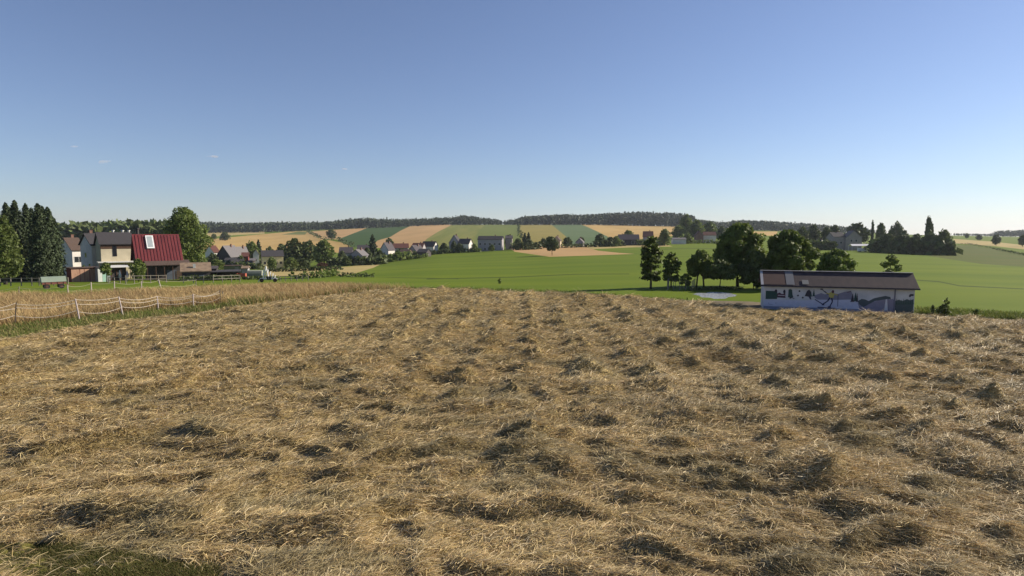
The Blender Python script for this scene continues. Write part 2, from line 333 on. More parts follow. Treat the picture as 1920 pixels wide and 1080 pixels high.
sm = mat('straw', (1, 1, 1), (.9, .9, .9), 3, rough=.6, tint=True, trans=.15, spec=.35)
PAL = [(.60, .46, .215), (.70, .55, .28), (.46, .345, .15), (.31, .23, .095), (.22, .17, .07), (.53, .37, .19), (.78, .64, .40), (.58, .45, .235)]
straws('loose_straw', 1200000, 1, sm, 'loose dry straw strewn over the mown hay', poly=hay_poly, pal=PAL)

# ------------------------------------------------------------ standing grass as stuff
def blades(name, N, seed, pxpoly, mt, hr, wd, pal, label, lean=.35, y1=200, dark=None, y0=8, dens_pow=1.0):
    r = np.random.RandomState(seed); pl = np.array([uvp(*q) for q in dens_px(pxpoly)])
    lo, hi = pl.min(0), pl.max(0); u = lo[0]+r.rand(N)*(hi[0]-lo[0]); l = lo[1]+r.rand(N)*(hi[1]-lo[1])
    ok = inside(pl, np.stack([u, l], 1)); u, l = u[ok], l[ok]; y = np.exp(l); x = u*y; n = len(x)
    ht = (hr[0]+r.rand(n)*(hr[1]-hr[0]))*(.6+.8*fbm(x*.25, y*.25, seed+5)); z = hgt(x, y)-.03; ph = r.rand(n)*6.28
    ww = wd*(.6+.8*r.rand(n)); s = np.stack([np.cos(ph)*ww/2, np.sin(ph)*ww/2, np.zeros(n)], 1)
    ln = np.stack([r.normal(-.25, lean, n)*ht, r.normal(0, lean, n)*ht], 1)
    p0 = np.stack([x, y, z], 1); p1 = p0.copy(); p1[:, 2] += ht*.6; p1[:, :2] += ln*.35; p2 = p0.copy(); p2[:, 2] += ht; p2[:, :2] += ln
    V = np.stack([p0-s, p0+s, p1+s*.8, p1-s*.8, p2+s*.35, p2-s*.35], 1).reshape(-1, 3)
    b = np.arange(n)[:, None]*6; Fq = np.concatenate([b+[0, 1, 2, 3], b+[3, 2, 4, 5]], 0)
    pal = np.array(pal); c = pal[(r.rand(n)*len(pal)).astype(int)]*(.7+.6*fbm(x*.3, y*.12, seed+9))[:, None]*(.8+.4*r.rand(n))[:, None]
    return tag(link_mesh(name, V, Fq, mt, col=np.repeat(c, 6, 0)), label, kind='stuff')
def dens_px(poly):
    return [(a+(c-a)*k/8, b+(d-b)*k/8) for (a, b), (c, d) in zip(poly, poly[1:]+poly[:1]) for k in range(8)]
gm = mat('grass_blade', (1, 1, 1), (.92, .92, .92), 2, rough=.7, tint=True, trans=.3, spec=.2)
DRY = [(.42, .30, .15), (.36, .25, .12), (.48, .36, .18), (.29, .19, .09), (.36, .29, .13)]
GRN = [(.10, .14, .025), (.14, .17, .035), (.08, .115, .02), (.22, .22, .07), (.28, .24, .10)]
blades('tall_dry_grass', 260000, 11, VER+HAY_E[7:12]+[(705, 541)]+GRE[::-1], gm, (.45, .9), .035, DRY, 'tall golden dry grass behind the rope fence')
blades('verge_grass', 110000, 12, HAY_E[:8]+VER[::-1], gm, (.15, .42), .035, GRN+[(.26, .20, .09)], 'bright green grass verge between hay and dry grass')
blades('verge_grass', 12000, 14, [(430, 580), (560, 562), (700, 546), (700, 540), (560, 556), (430, 570)], gm, (.3, .8), .05, GRN+DRY[:2], 'thin mixed verge grass at the far edge of the hay')
blades('short_grass', 130000, 13, [(-60, 1025), (120, 1026), (260, 1050), (420, 1075), (420, 1110), (-60, 1110)], gm, (.10, .26), .010, [(.075, .085, .02), (.11, .105, .03), (.055, .07, .015), (.20, .16, .07)], 'short green grass in the near corner of the field')
blades('short_grass', 25000, 15, [(1760, 1035), (1900, 1020), (1960, 1080), (1900, 1100), (1740, 1090)], gm, (.05, .16), .010, [(.13, .13, .04), (.16, .15, .05), (.22, .18, .08)], 'thin green grass at the near right edge')
blades('edge_grass', 26000, 16, [(1716, 589), (1790, 594), (1920, 602), (2050, 615), (2050, 600), (1920, 591), (1790, 584), (1716, 582)], gm, (.15, .45), .05, GRN[:4], 'green grass fringe right of the mural shed')
blades('edge_grass', 22000, 17, [(700, 545), (860, 544), (1060, 552), (1290, 566), (1290, 562), (1060, 548), (860, 540), (700, 541)], gm, (.1, .35), .05, GRN[:3], 'green grass fringe beyond the hay')

# ------------------------------------------------------------ trees
LEAF = {
 'leaf': mat('leaf_green', (.15, .19, .045), (.085, .12, .028), .8, rough=.6, tint=True, trans=.35, rnd=.2),
 'light': mat('leaf_light', (.15, .20, .045), (.10, .14, .03), .8, rough=.6, tint=True, trans=.3, rnd=.1),
 'dark': mat('leaf_dark', (.095, .12, .035), (.055, .078, .023), .8, rough=.65, tint=True, trans=.15, rnd=.15),
 'needle': mat('needle_dark', (.048, .070, .028), (.03, .046, .018), .8, rough=.7, tint=True, trans=.08, rnd=.15),
 'red': mat('leaf_copper', (.12, .05, .03), (.08, .04, .02), .8, rough=.6, tint=True, trans=.2)}
BARK = mat('bark', (.07, .055, .04), (.04, .032, .025), 3, bump=.03, stretch=(3, 3, .5))
def cards(C, S, r, nrm=None):
    n = len(C); a = r.normal(0, 1, (n, 3))
    if nrm is not None: a = a*.75+nrm
    a /= np.linalg.norm(a, axis=1)[:, None]+1e-9
    b = np.cross(a, r.normal(0, 1, (n, 3))); b /= np.linalg.norm(b, axis=1)[:, None]+1e-9; c = np.cross(a, b)
    S = S[:, None]; b = b*S; c = c*S*(.45+.4*r.rand(n))[:, None]
    return np.stack([C-b, C-c*.9+b*.1, C+b, C+c], 1).reshape(-1, 3), np.arange(n*4).reshape(-1, 4)
def crown_pts(kind, h, w, n, r, cb, sparse=0):
    """points, radial normals for a crown in a unit of metres; cb = height where the crown starts"""
    ch = h-cb
    if kind == 'spruce':
        t = r.rand(n)**.75*1.0; z = cb+ch*(1-t)          # t=0 top
        tiers = max(5, int(ch/1.1)); tt = (t*tiers) % 1
        rad = w/2*(.07+.93*np.minimum(1, t*2.4)**.75)*(.62+.38*tt)*(.8+.4*r.rand(n)); a = r.rand(n)*6.283
        k = 5+int(h) % 3; rad *= .78+.22*np.cos(a*k+np.floor(t*tiers)*2.1)
        rr = rad*(.35+.65*r.rand(n)**.5)
        p = np.stack([np.cos(a)*rr, np.sin(a)*rr, z-rr*.25], 1); nn = np.stack([np.cos(a), np.sin(a), np.full(n, .5)], 1); return p, nn
    if kind == 'tier':       # open layered crown
        T = max(7, int(ch/.95)); k = r.randint(0, T, n*2)[:n]; fr = k/(T-1.0)
        rad = w/2*(1-.50*fr**2.2)*(.82+.3*hsh(k, k*3, 5)); nb = 7; bi = r.randint(0, nb, n); a = bi*6.283/nb+k*1.3+r.normal(0, .16, n)
        rr = rad*(.12+.88*r.rand(n)**.7)*(.75+.4*hsh(bi, k, 8)); z = cb+ch*(.04+.94*fr)+.12*rr+(hsh(bi, k*7, 4)-.5)*ch/T*1.3+r.normal(0, .10, n)*ch/T*1.4
        p = np.stack([np.cos(a)*rr, np.sin(a)*rr, z], 1); nn = np.stack([np.cos(a)*.4, np.sin(a)*.4, np.ones(n)], 1); return p, nn
    if kind == 'poplar': nb = 14
    elif kind == 'sapling': nb = 9
    else: nb = 34 if h > 8 else 18
    B = []
    for i in range(nb):
        f = (i+.5)/nb; a = i*2.4+r.rand()*.8; zz = cb+ch*(.10+.80*f)
        prof = math.sin(math.pi*min(1, .18+.80*f))**.7
        if kind == 'poplar': off, br, bz = .12*w, w*.36*(1-.6*abs(f-.4)), ch*.13
        elif kind == 'sapling': off, br, bz = .32*w*prof, w*.17, ch*.09
        else: off, br, bz = .30*w*prof*(.7+.5*r.rand()), w*(.10+.09*r.rand())*(.7+.4*prof), ch*(.09+.06*r.rand())
        B.append((math.cos(a)*off, math.sin(a)*off, zz, br, br, min(bz, br*1.15) if kind != 'poplar' else bz))
    if kind == 'broad': B += [(0, 0, cb+ch*.48, w*.25, w*.25, ch*.30), (w*.05, 0, cb+ch*.88, w*.12, w*.12, ch*.10)]
    B = np.array(B); vol = (B[:, 3]**2*B[:, 5])**.66; bi = r.choice(len(B), n, p=vol/vol.sum()); q = r.normal(0, 1, (n, 3)); q /= np.linalg.norm(q, axis=1)[:, None]
    rr = (.55+.5*r.rand(n)**.6)*(.82+.36*vn(q[:, 0]*2.5+bi*3, q[:, 2]*2.5+q[:, 1]*2, 3))
    return B[bi, :3]+q*B[bi, 3:]*rr[:, None], q+np.array([0, 0, .3])
def crown_mesh(kind, h, w, n, leaf, seed, cb, lf):
    r = np.random.RandomState(seed); p, nn = crown_pts(kind, h, w, n, r, cb)
    S = leaf*(.6+.8*r.rand(len(p)))
    V, Fq = cards(p, S, r, nn*.8)
    t = .75+.5*fbm(p[:, 0]*1.1/leaf*.25+p[:, 1], p[:, 2]*1.1, seed)+.25*(r.rand(len(p))-.5)
    c = np.stack([t*(.95+.1*r.rand(len(p))), t, t*.95], 1)
    return V, Fq, np.repeat(c, 4, 0)
def trunk_mesh(kind, h, w, cb, seed, twin=False):
    r = random.Random(seed); mb = MB(); t0 = max(.06, h*.022)
    for s in ((-.14*w, .12*w) if twin else (0,)):
        top = h*(.92 if kind in ('spruce', 'tier', 'poplar') else .72)
        pts = [(s, 0, -.3)]+[(s*(1-k/7)+r.uniform(-.02, .02)*h*.5, r.uniform(-.02, .02)*h*.5, top*k/6) for k in range(1, 7)]
        mb.tube(pts, [t0*1.25]+[t0*(1-.135*k) for k in range(6)], 7)
        nl = 9 if kind == 'broad' else 7
        for i in range(nl):
            f = cb/h+(.9-cb/h)*(i+.3)/nl; z = h*f*.85+.1; a = i*2.4+r.random(); L = w*.36*(1-.4*f)*(1.0 if kind != 'poplar' else .3)
            up = {'broad': .75, 'spruce': -.1, 'tier': .12, 'poplar': 2.5}.get(kind, .7)*L
            mb.tube([(s, 0, z*.9), (s+math.cos(a)*L*.5, math.sin(a)*L*.5, z*.9+up*.55), (s+math.cos(a)*L, math.sin(a)*L, z*.9+up)], [t0*.38, t0*.25, t0*.1], 5)
    return mb
TN = {'spruce': 'spruce_tree', 'tier': 'layered_tree', 'broad': 'broadleaf_tree', 'poplar': 'poplar_tree', 'bush': 'bush', 'sapling': 'young_tree'}
PROTO = {}; SEED = [100]
def tree(kind, px, Y, top, wpx, lf, label, n=1400, cb=None, leaf=None, uniq=False, group=None, twin=False, base=None):
    if base is not None: loc = gp(px, base); Y = loc.y
    else: loc = at(px, Y)
    h = max(.8, zat(top, Y)-loc.z); wd = wpx*Y/F
    kk = 'broad' if kind == 'bush' else kind
    root = empty(TN[kind], loc, 0, label, 'bush' if kind == 'bush' else 'tree', group)
    SEED[0] += 1; sd = SEED[0]
    if uniq:
        c0 = h*(.16 if cb is None else cb)
        lw = leaf or max(.09, Y*.0021)
        V, Fq, c = crown_mesh(kk, h, wd, n, lw, sd, c0, lf)
        link_mesh('crown', V, Fq, LEAF[lf], root, col=c)
        trunk_mesh(kk, h, wd, c0, sd, twin).build('trunk', BARK, root)
        root.rotation_euler.z = 0
    else:
        key = (kind, lf, sd % 3)
        if key not in PROTO:     # unit tree: 10 m high, 8 m wide
            hh, w0 = 10.0, {'spruce': 5.0, 'poplar': 2.4}.get(kind, 8.0); c0 = .4 if kind in ('bush', 'spruce') else 1.0
            V, Fq, c = crown_mesh(kk, hh, w0, 1100 if kind != 'spruce' else 900, .55, sd, c0, lf)
            PROTO[key] = (link_mesh('crown', V, Fq, LEAF[lf], root, col=c), trunk_mesh(kk, hh, w0, c0, sd).build('trunk', BARK, root), w0)
        else:
            for q in PROTO[key][:2]: cc = q.copy(); COL.objects.link(cc); cc.parent = root
        w0 = PROTO[key][2]; root.scale = (wd/w0, wd/w0, h/10.0); root.rotation_euler.z = sd*1.7
    return root
GS = 'dark spruces at the left edge'
tree('spruce', 16, 128, 380, 46, 'needle', 'dark spruce second from the left edge, behind the sunlit tree', 7000, .02, .20, True, GS)
tree('spruce', 33, 124, 375, 46, 'needle', 'tallest dark spruce of the left edge row', 7500, .02, .20, True, GS)
tree('spruce', 53, 127, 381, 42, 'needle', 'dark spruce in the middle of the left edge row', 7000, .02, .20, True, GS)
tree('spruce', 76, 121, 381, 50, 'needle', 'dark broad spruce next to the last of the left row', 8000, .02, .20, True, GS)
tree('spruce', 94, 124, 388, 50, 'needle', 'dark spruce nearest the white house, right end of the left row', 8000, .02, .20, True, GS)
tree('spruce', -14, 124, 384, 60, 'needle', 'dark spruce cut by the left edge of the view', 6000, .02, .20, True, GS)
tree('spruce', 24, 134, 388, 50, 'needle', 'dark spruce half hidden between the first two of the left row', 6000, .02, .20, True, GS)
tree('spruce', 64, 134, 390, 50, 'needle', 'dark spruce standing back between the middle and the broad one', 6000, .02, .20, True, GS)
tree('spruce', 84, 131, 386, 44, 'needle', 'dark spruce standing back between the two rightmost of the left row', 6000, .02, .20, True, GS)
tree('spruce', 105, 128, 410, 34, 'needle', 'lowest dark spruce beside the white house', 5000, .02, .20, True, GS)
tree('broad', 6, 108, 398, 66, 'leaf', 'sunlit green tree in front of the spruces at the left edge', 7000, .05, .2, True)
tree('broad', 347, 165, 386, 98, 'leaf', 'big round green tree behind the red roofed barn', 14000, .12, .30, True)
tree('bush', 257, 121, 484, 34, 'leaf', 'round green bush in front of the red roofed barn', 2200, .05, .18, True)
tree('bush', 197, 117, 491, 22, 'leaf', 'small dark bushy tree in front of the mint green shed', 900, .35, .17, True)
tree('bush', 402, 140, 496, 22, 'leaf', 'round green bush behind the dark open shelter', 900, .05, .2, True)
tree('bush', 378, 150, 488, 20, 'dark', 'dark bush behind the tan roofed shed', 900, .05, .2, True)
tree('broad', 455, 170, 494, 16, 'dark', 'small dark tree beside the olive storage container', 800, .1, .2, True)
tree('bush', 155, 124, 497, 14, 'leaf', 'small bush growing against the plank shed', 400, .1, .17, True)
tree('bush', 262, 155, 500, 30, 'dark', 'low dark bush at the barn corner', 900, .05, .2, True)
VT = 'trees among the village houses'
for a in [
 ('broad', 402, 900, 438, 12, 'dark', 'small round tree on the hill left of a larger one, left of the wheat'),
 ('bush', 423, 880, 435, 22, 'dark', 'wide dark bush on the hill above the left wheat field'),
 ('broad', 472, 350, 451, 34, 'leaf', 'round green tree behind the white gabled house in the left village'),
 ('spruce', 485, 360, 450, 16, 'needle', 'pointed spruce behind the yellow house'),
 ('broad', 505, 370, 462, 26, 'dark', 'dark tree behind the roof of the yellow house'),
 ('broad', 528, 350, 457, 30, 'dark', 'dark tree at the right end of the yellow house roof'),
 ('broad', 551, 330, 446, 44, 'dark', 'tall dark tree right of the yellow house'),
 ('broad', 578, 335, 450, 40, 'dark', 'dark tree in the middle of the clump right of the yellow house'),
 ('broad', 607, 322, 449, 46, 'leaf', 'brighter green tree at the right end of the village clump'),
 ('bush', 545, 290, 482, 30, 'leaf', 'pale green bush below the clump beside the yellow house'),
 ('bush', 567, 300, 484, 34, 'dark', 'low dark bush in the clump beside the stubble field'),
 ('bush', 604, 285, 492, 26, 'red', 'low reddish bush at the stubble field edge'),
 ('broad', 622, 840, 429, 21, 'dark', 'lone dark round tree in the wheat on the hillside'),
 ('broad', 398, 300, 474, 24, 'dark', 'dark tree at the left end of the village beside the red roof'),
 ('broad', 452, 290, 478, 18, 'leaf', 'small green tree before the red village barn'),
 ('bush', 405, 210, 486, 32, 'leaf', 'green bush by the brown tin roofed shed'),
 ('broad', 509, 262, 481, 20, 'light', 'small sunlit tree in front of the yellow house'),
 ('broad', 641, 330, 470, 20, 'dark', 'dark tree left of the grey gabled house'),
 ('bush', 649, 290, 480, 20, 'dark', 'dark bush at the foot of the grey gabled house'),
 ('spruce', 699, 330, 440, 20, 'needle', 'tall pointed spruce between the grey houses'),
 ('broad', 688, 318, 464, 22, 'dark', 'dark tree left of the tall spruce in the village'),
 ('broad', 712, 325, 468, 20, 'dark', 'dark tree right of the tall spruce in the village'),
 ('bush', 683, 300, 479, 10, 'light', 'small yellow green bush by the grey gable wall'),
 ('broad', 730, 400, 446, 24, 'dark', 'round topped dark tree behind the white walled house'),
 ('bush', 700, 300, 483, 34, 'dark', 'wide dark bush below the tall spruce'),
 ('broad', 753, 350, 465, 30, 'dark', 'dark tree in front of the red tiled long roof'),
 ('bush', 741, 335, 474, 18, 'dark', 'dark bush left of the red tiled long roof'),
 ('bush', 779, 350, 471, 12, 'leaf', 'small bush between the houses with pale rakes'),
 ('bush', 832, 395, 455, 20, 'dark', 'dark round bush left of the pointed gable house'),
 ('broad', 851, 392, 451, 14, 'dark', 'dark tree before the pointed gable house'),
 ('broad', 862, 385, 456, 20, 'dark', 'low dark tree covering the joined house'),
 ('bush', 889, 380, 456, 14, 'leaf', 'green bush left of the long grey house'),
 ('bush', 922, 368, 458, 14, 'leaf', 'little bush at the front wall of the long grey house'),
 ('broad', 953, 405, 440, 18, 'dark', 'tree behind the narrow grey building'),
 ('bush', 972, 385, 447, 24, 'dark', 'dark bush right of the narrow grey building'),
 ('spruce', 984, 390, 437, 12, 'needle', 'left one of two pointed trees by the ochre field'),
 ('spruce', 991, 392, 436, 12, 'needle', 'right one of two pointed trees by the ochre field'),
 ('bush', 992, 385, 449, 20, 'dark', 'dark bush below the two pointed trees'),
 ('bush', 1019, 410, 446, 18, 'dark', 'dark bush behind the tree on the reddish stubble'),
 ('broad', 1029, 420, 443, 18, 'dark', 'dark tree left of the small pale gable'),
 ('broad', 1064, 420, 444, 20, 'dark', 'round tree between the two small gabled houses'),
 ('broad', 1090, 450, 444, 15, 'dark', 'round tree behind the right small gabled house'),
 ('broad', 1125, 430, 438, 24, 'dark', 'dark tree at the left end of the row by the wide barn'),
 ('bush', 1143, 428, 444, 22, 'dark', 'dark bush in the row left of the wide barn'),
 ('bush', 1155, 430, 442, 20, 'leaf', 'green bush touching the wide barn'),
 ('broad', 1177, 490, 431, 30, 'leaf', 'yellowish green tree behind the wide barn roof'),
 ('bush', 1237, 440, 445, 18, 'dark', 'dark bush right of the red roofed house on the hill'),
 ('broad', 1246, 425, 428, 24, 'leaf', 'tree right of the red roofed house, in front of the last wheat'),
 ('broad', 1270, 560, 422, 26, 'leaf', 'tree at the right end of the hillside wheat'),
 ('broad', 1285, 620, 401, 32, 'leaf', 'tallest round tree at the end of the ridge wood'),
 ('broad', 1305, 560, 412, 34, 'leaf', 'tree right of the tallest ridge tree'),
 ('bush', 1288, 470, 438, 24, 'leaf', 'pale bush left of the red farm building'),
 ('broad', 1330, 580, 415, 34, 'leaf', 'tree behind the red farm building'),
 ('broad', 1352, 540, 424, 26, 'dark', 'tree right of the red farm building'),
 ('broad', 1503, 420, 424, 26, 'dark', 'dark tree left end of the grove by the hill farmhouse'),
 ('broad', 1524, 430, 420, 30, 'dark', 'second dark tree from the left of the hill farmhouse grove'),
 ('broad', 1548, 420, 425, 24, 'dark', 'dark tree close to the left gable of the hill farmhouse'),
 ('broad', 1563, 460, 421, 24, 'dark', 'dark tree behind the left wing of the hill farmhouse'),
 ('broad', 1605, 430, 416, 44, 'dark', 'wide dark tree behind the gable of the hill farmhouse'),
 ('poplar', 1634, 430, 414, 5, 'dark', 'thin spike like tree right of the hill farmhouse'),
 ('broad', 1650, 425, 417, 20, 'dark', 'round tree right of the thin spike like tree'),
 ('broad', 1680, 430, 415, 30, 'dark', 'bulky dark tree between spike tree and poplars'),
 ('broad', 1695, 400, 432, 20, 'dark', 'lower dark tree left of the poplars'),
 ('bush', 1645, 350, 445, 30, 'dark', 'left end bush of the tall dark hedge by the farm'),
 ('bush', 1664, 330, 438, 40, 'dark', 'second bush of the tall dark hedge by the farm'),
 ('bush', 1692, 325, 438, 40, 'dark', 'third bush of the tall dark hedge by the farm'),
 ('bush', 1718, 322, 438, 40, 'dark', 'fourth bush of the tall dark hedge, below the poplars'),
 ('bush', 1745, 320, 436, 38, 'dark', 'fifth bush of the tall dark hedge, under the thin poplar'),
 ('broad', 1769, 318, 429, 34, 'leaf', 'lit tree at the right end of the tall dark hedge'),
 ('poplar', 1738, 350, 405, 10, 'dark', 'tall slim poplar rising above the hedge'),
 ('poplar', 1745, 352, 417, 6, 'dark', 'thinner shorter poplar beside the tall one'),
 ('broad', 1811, 900, 437, 9, 'dark', 'tiny lone tree on the right skyline'),
 ('bush', 1834, 800, 440, 12, 'dark', 'small lone bush on the pale hillside strip'),
 ('broad', 1867, 560, 439, 16, 'dark', 'lone round tree on the pale strip at far right'),
 ('broad', 1917, 540, 440, 18, 'dark', 'tree at the far right edge of the view'),
 ]:
    tree(*a, group=VT)
tree('broad', 1035, 0, 444, 31, 'dark', 'lone dark tree on the reddish stubble with its trunk showing', 2200, .26, .42, True, base=479)
tree('tier', 1220, 0, 453, 45, 'leaf', 'tall layered tree standing alone left of the pond', 3000, .20, .21, True, base=541)
tree('tier', 1258, 0, 480, 38, 'leaf', 'shorter layered tree beside the tall one', 1700, .22, .19, True, base=539)
tree('sapling', 1285, 0, 512, 26, 'leaf', 'thin sapling inside the wire fence left of the pond', 260, .15, .17, True, base=541)
tree('broad', 1313, 0, 468, 56, 'leaf', 'twin stemmed tree left of the pond with drooping branches', 4200, .26, .19, True, twin=True, base=541)
tree('broad', 1352, 72, 488, 70, 'dark', 'low dark spreading tree over the pond', 3800, .34, .2, True)
tree('broad', 1385, 77, 418, 112, 'leaf', 'largest tree by the pond, reaching above the skyline', 15000, .12, .22, True)
tree('broad', 1415, 72, 470, 66, 'dark', 'dark undergrowth tree between pond and mural shed', 5000, .08, .2, True)
tree('broad', 1477, 72, 430, 104, 'leaf', 'second large tree, behind the left end of the mural shed', 14000, .08, .22, True)
tree('broad', 1571, 78, 466, 86, 'light', 'lower sunlit tree behind the middle of the mural shed', 5500, .1, .2, True)
tree('sapling', 1672, 66, 474, 42, 'leaf', 'slender young tree behind the right end of the mural shed', 700, .1, .17, True)
GW = 'weeds right of the mural shed'
tree('bush', 1748, 0, 571, 8, 'dark', 'small dark upright weed nearest the mural shed', 120, .05, .09, True, group=GW, base=591)
tree('bush', 1768, 0, 570, 26, 'leaf', 'low leafy weed clump right of the mural shed', 420, .05, .10, True, group=GW, base=594)
tree('sapling', 1773, 0, 557, 12, 'leaf', 'tallest thin weed stalk right of the mural shed', 120, .3, .09, True, group=GW, base=594)
tree('bush', 1830, 0, 582, 14, 'leaf', 'small leafy weed at the meadow edge by the right', 160, .05, .09, True, group=GW, base=598)
tree('bush', 937, 0, 529.3, 7, 'light', 'small pale tuft alone in the green meadow', 90, .05, .12, True, base=532)

# woods on the ridge, each one mass
def wood(name, sky_, Y0, Y1, rows, step, lf, label, seed, jit=1.6, conif=.35):
    r = np.random.RandomState(seed); xs = [s[0] for s in sky_]; ys = [s[1] for s in sky_]
    Vs = []; Fs = []; Cs = []; nb = 0
    for row in range(rows):
        Y = Y0+(Y1-Y0)*row/max(1, rows-1); px = xs[0]
        while px < xs[-1]:
            Yj = Y+r.uniform(-.4, .4)*(Y1-Y0)/rows; x = ray(px, 430)[0]*Yj; g = float(hgt(x, Yj))
            top = np.interp(px, xs, ys)+abs(r.normal(0, jit))*.9-.4*jit+(2.0*(rows-1-row)/max(1, rows-1))
            c = r.rand() < conif; top -= (2.2*r.rand() if (c and r.rand() < .35) else 0); h = max(6, min(40, zat(top, Yj)-g)); wd = h*(.34 if c else .55)*(.8+.5*r.rand())
            wd = min(wd, 14); n = 46
            p, nn = crown_pts('spruce' if c else 'poplar', h, wd if c else wd*1.5, n, r, h*.06)
            p = p+np.array([x, Yj, g]); V, Fq = cards(p, wd*.24*(.6+.8*r.rand(n)), r, nn*.8)
            Vs.append(V); Fs.append(Fq+nb); nb += len(V); t = (.7+.6*r.rand())*(.85+.3*r.rand(n)); Cs.append(np.repeat(np.stack([t, t, t], 1), 4, 0))
            px += step*(.5+r.rand())
    return tag(link_mesh(name, np.concatenate(Vs), np.concatenate(Fs), LEAF[lf], col=np.concatenate(Cs)), label, kind='stuff')
wood('woodland', [(100, 416), (120, 417), (160, 415), (185, 417), (215, 413), (260, 414), (320, 412)], 480, 600, 6, 7, 'dark', 'near wood above the roofs on the left', 5, 2.2, .2)
wood('woodland', [(330, 413), (390, 416), (440, 418), (500, 416), (560, 416), (620, 415), (645, 411), (680, 408), (720, 410), (760, 410), (800, 409), (850, 406), (871, 403), (885, 405), (910, 408), (935, 411), (942, 414)], 1330, 1520, 6, 3.6, 'needle', 'long dark ridge wood over the left and middle fields', 6, 1.4, .6)
wood('woodland', [(946, 413), (965, 410), (985, 405), (1030, 402), (1062, 401), (1085, 402), (1130, 400), (1180, 397), (1240, 398), (1278, 400), (1300, 405)], 1330, 1520, 6, 3.6, 'needle', 'dark ridge wood over the right hillside wheat', 7, 1.4, .4)
wood('woodland', [(1285, 408), (1320, 412), (1350, 416), (1390, 412), (1430, 413), (1470, 416), (1520, 419), (1580, 424), (1640, 430)], 1250, 1450, 6, 3.8, 'needle', 'sloping dark wood behind the pond trees and farm', 8, 1.3, .3)
wood('woodland', [(1790, 441), (1815, 442), (1850, 438), (1875, 432), (1900, 431), (1960, 430), (2050, 431)], 1500, 1650, 4, 4, 'needle', 'dark wood on the far right skyline', 9, 1.0, .3)
def hedge(pts, ht, lf, label, seed, n, name='hedge'):
    r = np.random.RandomState(seed); q = [gp(*p) if p[1] > 0 else at(p[0], -p[1]) for p in pts]; C = []; 
    for a, b in zip(q, q[1:]):
        m = max(8, int(n*(b-a).length/sum((d-c).length for c, d in zip(q, q[1:])))); t = r.rand(m)[:, None]
        c = np.array(a)*(1-t)+np.array(b)*t; hh = ht*(.7+.5*fbm(t[:, 0]*9, t[:, 0]*0, seed)); c[:, 2] += r.rand(m)*hh; c[:, :2] += r.normal(0, ht*.28, (m, 2)); C.append(c)
    C = np.concatenate(C); o0 = q[0]; C = C-np.array(o0)
    V, Fq = cards(C, np.full(len(C), ht*.3)*(.6+.6*r.rand(len(C))), r); t = .75+.5*r.rand(len(C))
    o = link_mesh(name, V, Fq, LEAF[lf], col=np.repeat(np.stack([t, t, t], 1), 4, 0)); o.location = o0
    return tag(o, label, 'hedge')
hedge([(800, -372), (830, -378), (858, -385)], 2.6, 'dark', 'long dark hedge in front of the mid village houses', 21, 700)
for q in [
 ([(618, -322), (650, -300), (676, -296)], 4.2, 'dark', 'dark garden hedge below the grey gabled house', 31, 420),
 ([(680, -300), (705, -298), (722, -310)], 4.0, 'dark', 'dark garden hedge under the tall village spruce', 32, 420),
 ([(722, -330), (750, -338), (768, -345)], 4.6, 'leaf', 'green garden hedge before the red tiled long roof', 33, 420),
 ([(768, -338), (785, -335), (802, -342)], 2.2, 'leaf', 'low green hedge in front of the white ended house', 34, 260),
 ([(858, -384), (880, -380), (900, -376)], 2.6, 'leaf', 'green hedge between joined house and long grey house', 35, 260),
 ([(962, -380), (985, -380), (1012, -395)], 4.4, 'dark', 'dark hedge right of the narrow grey building', 36, 380),
 ([(1050, -415), (1072, -415), (1110, -430)], 2.6, 'dark', 'dark hedge around the small pale sided gable', 37, 300),
 ([(1115, -425), (1150, -428), (1165, -436)], 4.6, 'dark', 'dark hedge left of the wide barn', 38, 420),
 ([(1195, -440), (1225, -440), (1250, -430)], 4.0, 'leaf', 'green hedge in front of the red roofed hill house', 39, 420),
 ([(1286, -465), (1310, -480), (1352, -480)], 3.0, 'leaf', 'green hedge in front of the red farm building', 40, 420),
 ([(398, -300), (425, -290), (455, -280), (488, -278)], 3.2, 'dark', 'dark garden hedge below the left village houses', 41, 520),
 ([(1500, -370), (1535, -368), (1562, -365)], 5.5, 'dark', 'dark hedge left of the hill farmhouse', 42, 420),
 ([(1640, -335), (1700, -322), (1778, -314)], 7.0, 'dark', 'foot of the tall dark hedge by the hill farm', 43, 2600)]: hedge(*q)
hedge([(340, 527), (372, 526), (410, 526), (446, 525)], 1.1, 'dark', 'dark weeds and scrub along the yard fence', 44, 900)
hedge([(462, 525), (482, 524), (524, 525)], .8, 'dark', 'dark weeds around the white hay machine', 45, 400)
hedge([(974, 420), (972, 430), (974, 440), (980, 450)], 5, 'dark', 'dark hedge line running up between green and ochre fields', 22, 260)
hedge([(1785, 459), (1815, 458), (1860, 466), (1930, 481)], 1.3, 'dark', 'thin dark hedge line along the field track at right', 23, 900)
hedge([(576, 435), (588, 441), (600, 448), (634, 450), (646, 458), (665, 463)], 4.5, 'dark', 'dark hedge line crossing the wheat on the left hill', 24, 500)
hedge([(500, -232), (540, -230), (600, -226), (640, -222)], 1.6, 'dark', 'low dark hedge along the near side of the pale stubble', 25, 700)
hedge([(635, 519), (660, 519), (700, 520)], .9, 'dark', 'low dark scrub beside the meadow corner', 26, 260)
hedge([(1290, 546), (1330, 543.5), (1370, 543.5), (1390, 546)], .45, 'dark', 'dark reeds along the back of the pond', 27, 500)
hedge([(545, 523), (600, 521), (632, 517)], 1.5, 'light', 'pale tall reeds beside the meadow corner', 28, 360)
hedge([(1720, -335), (1640, -345)], 2.5, 'dark', 'dark low hedge at the foot of the farm trees', 29, 500)

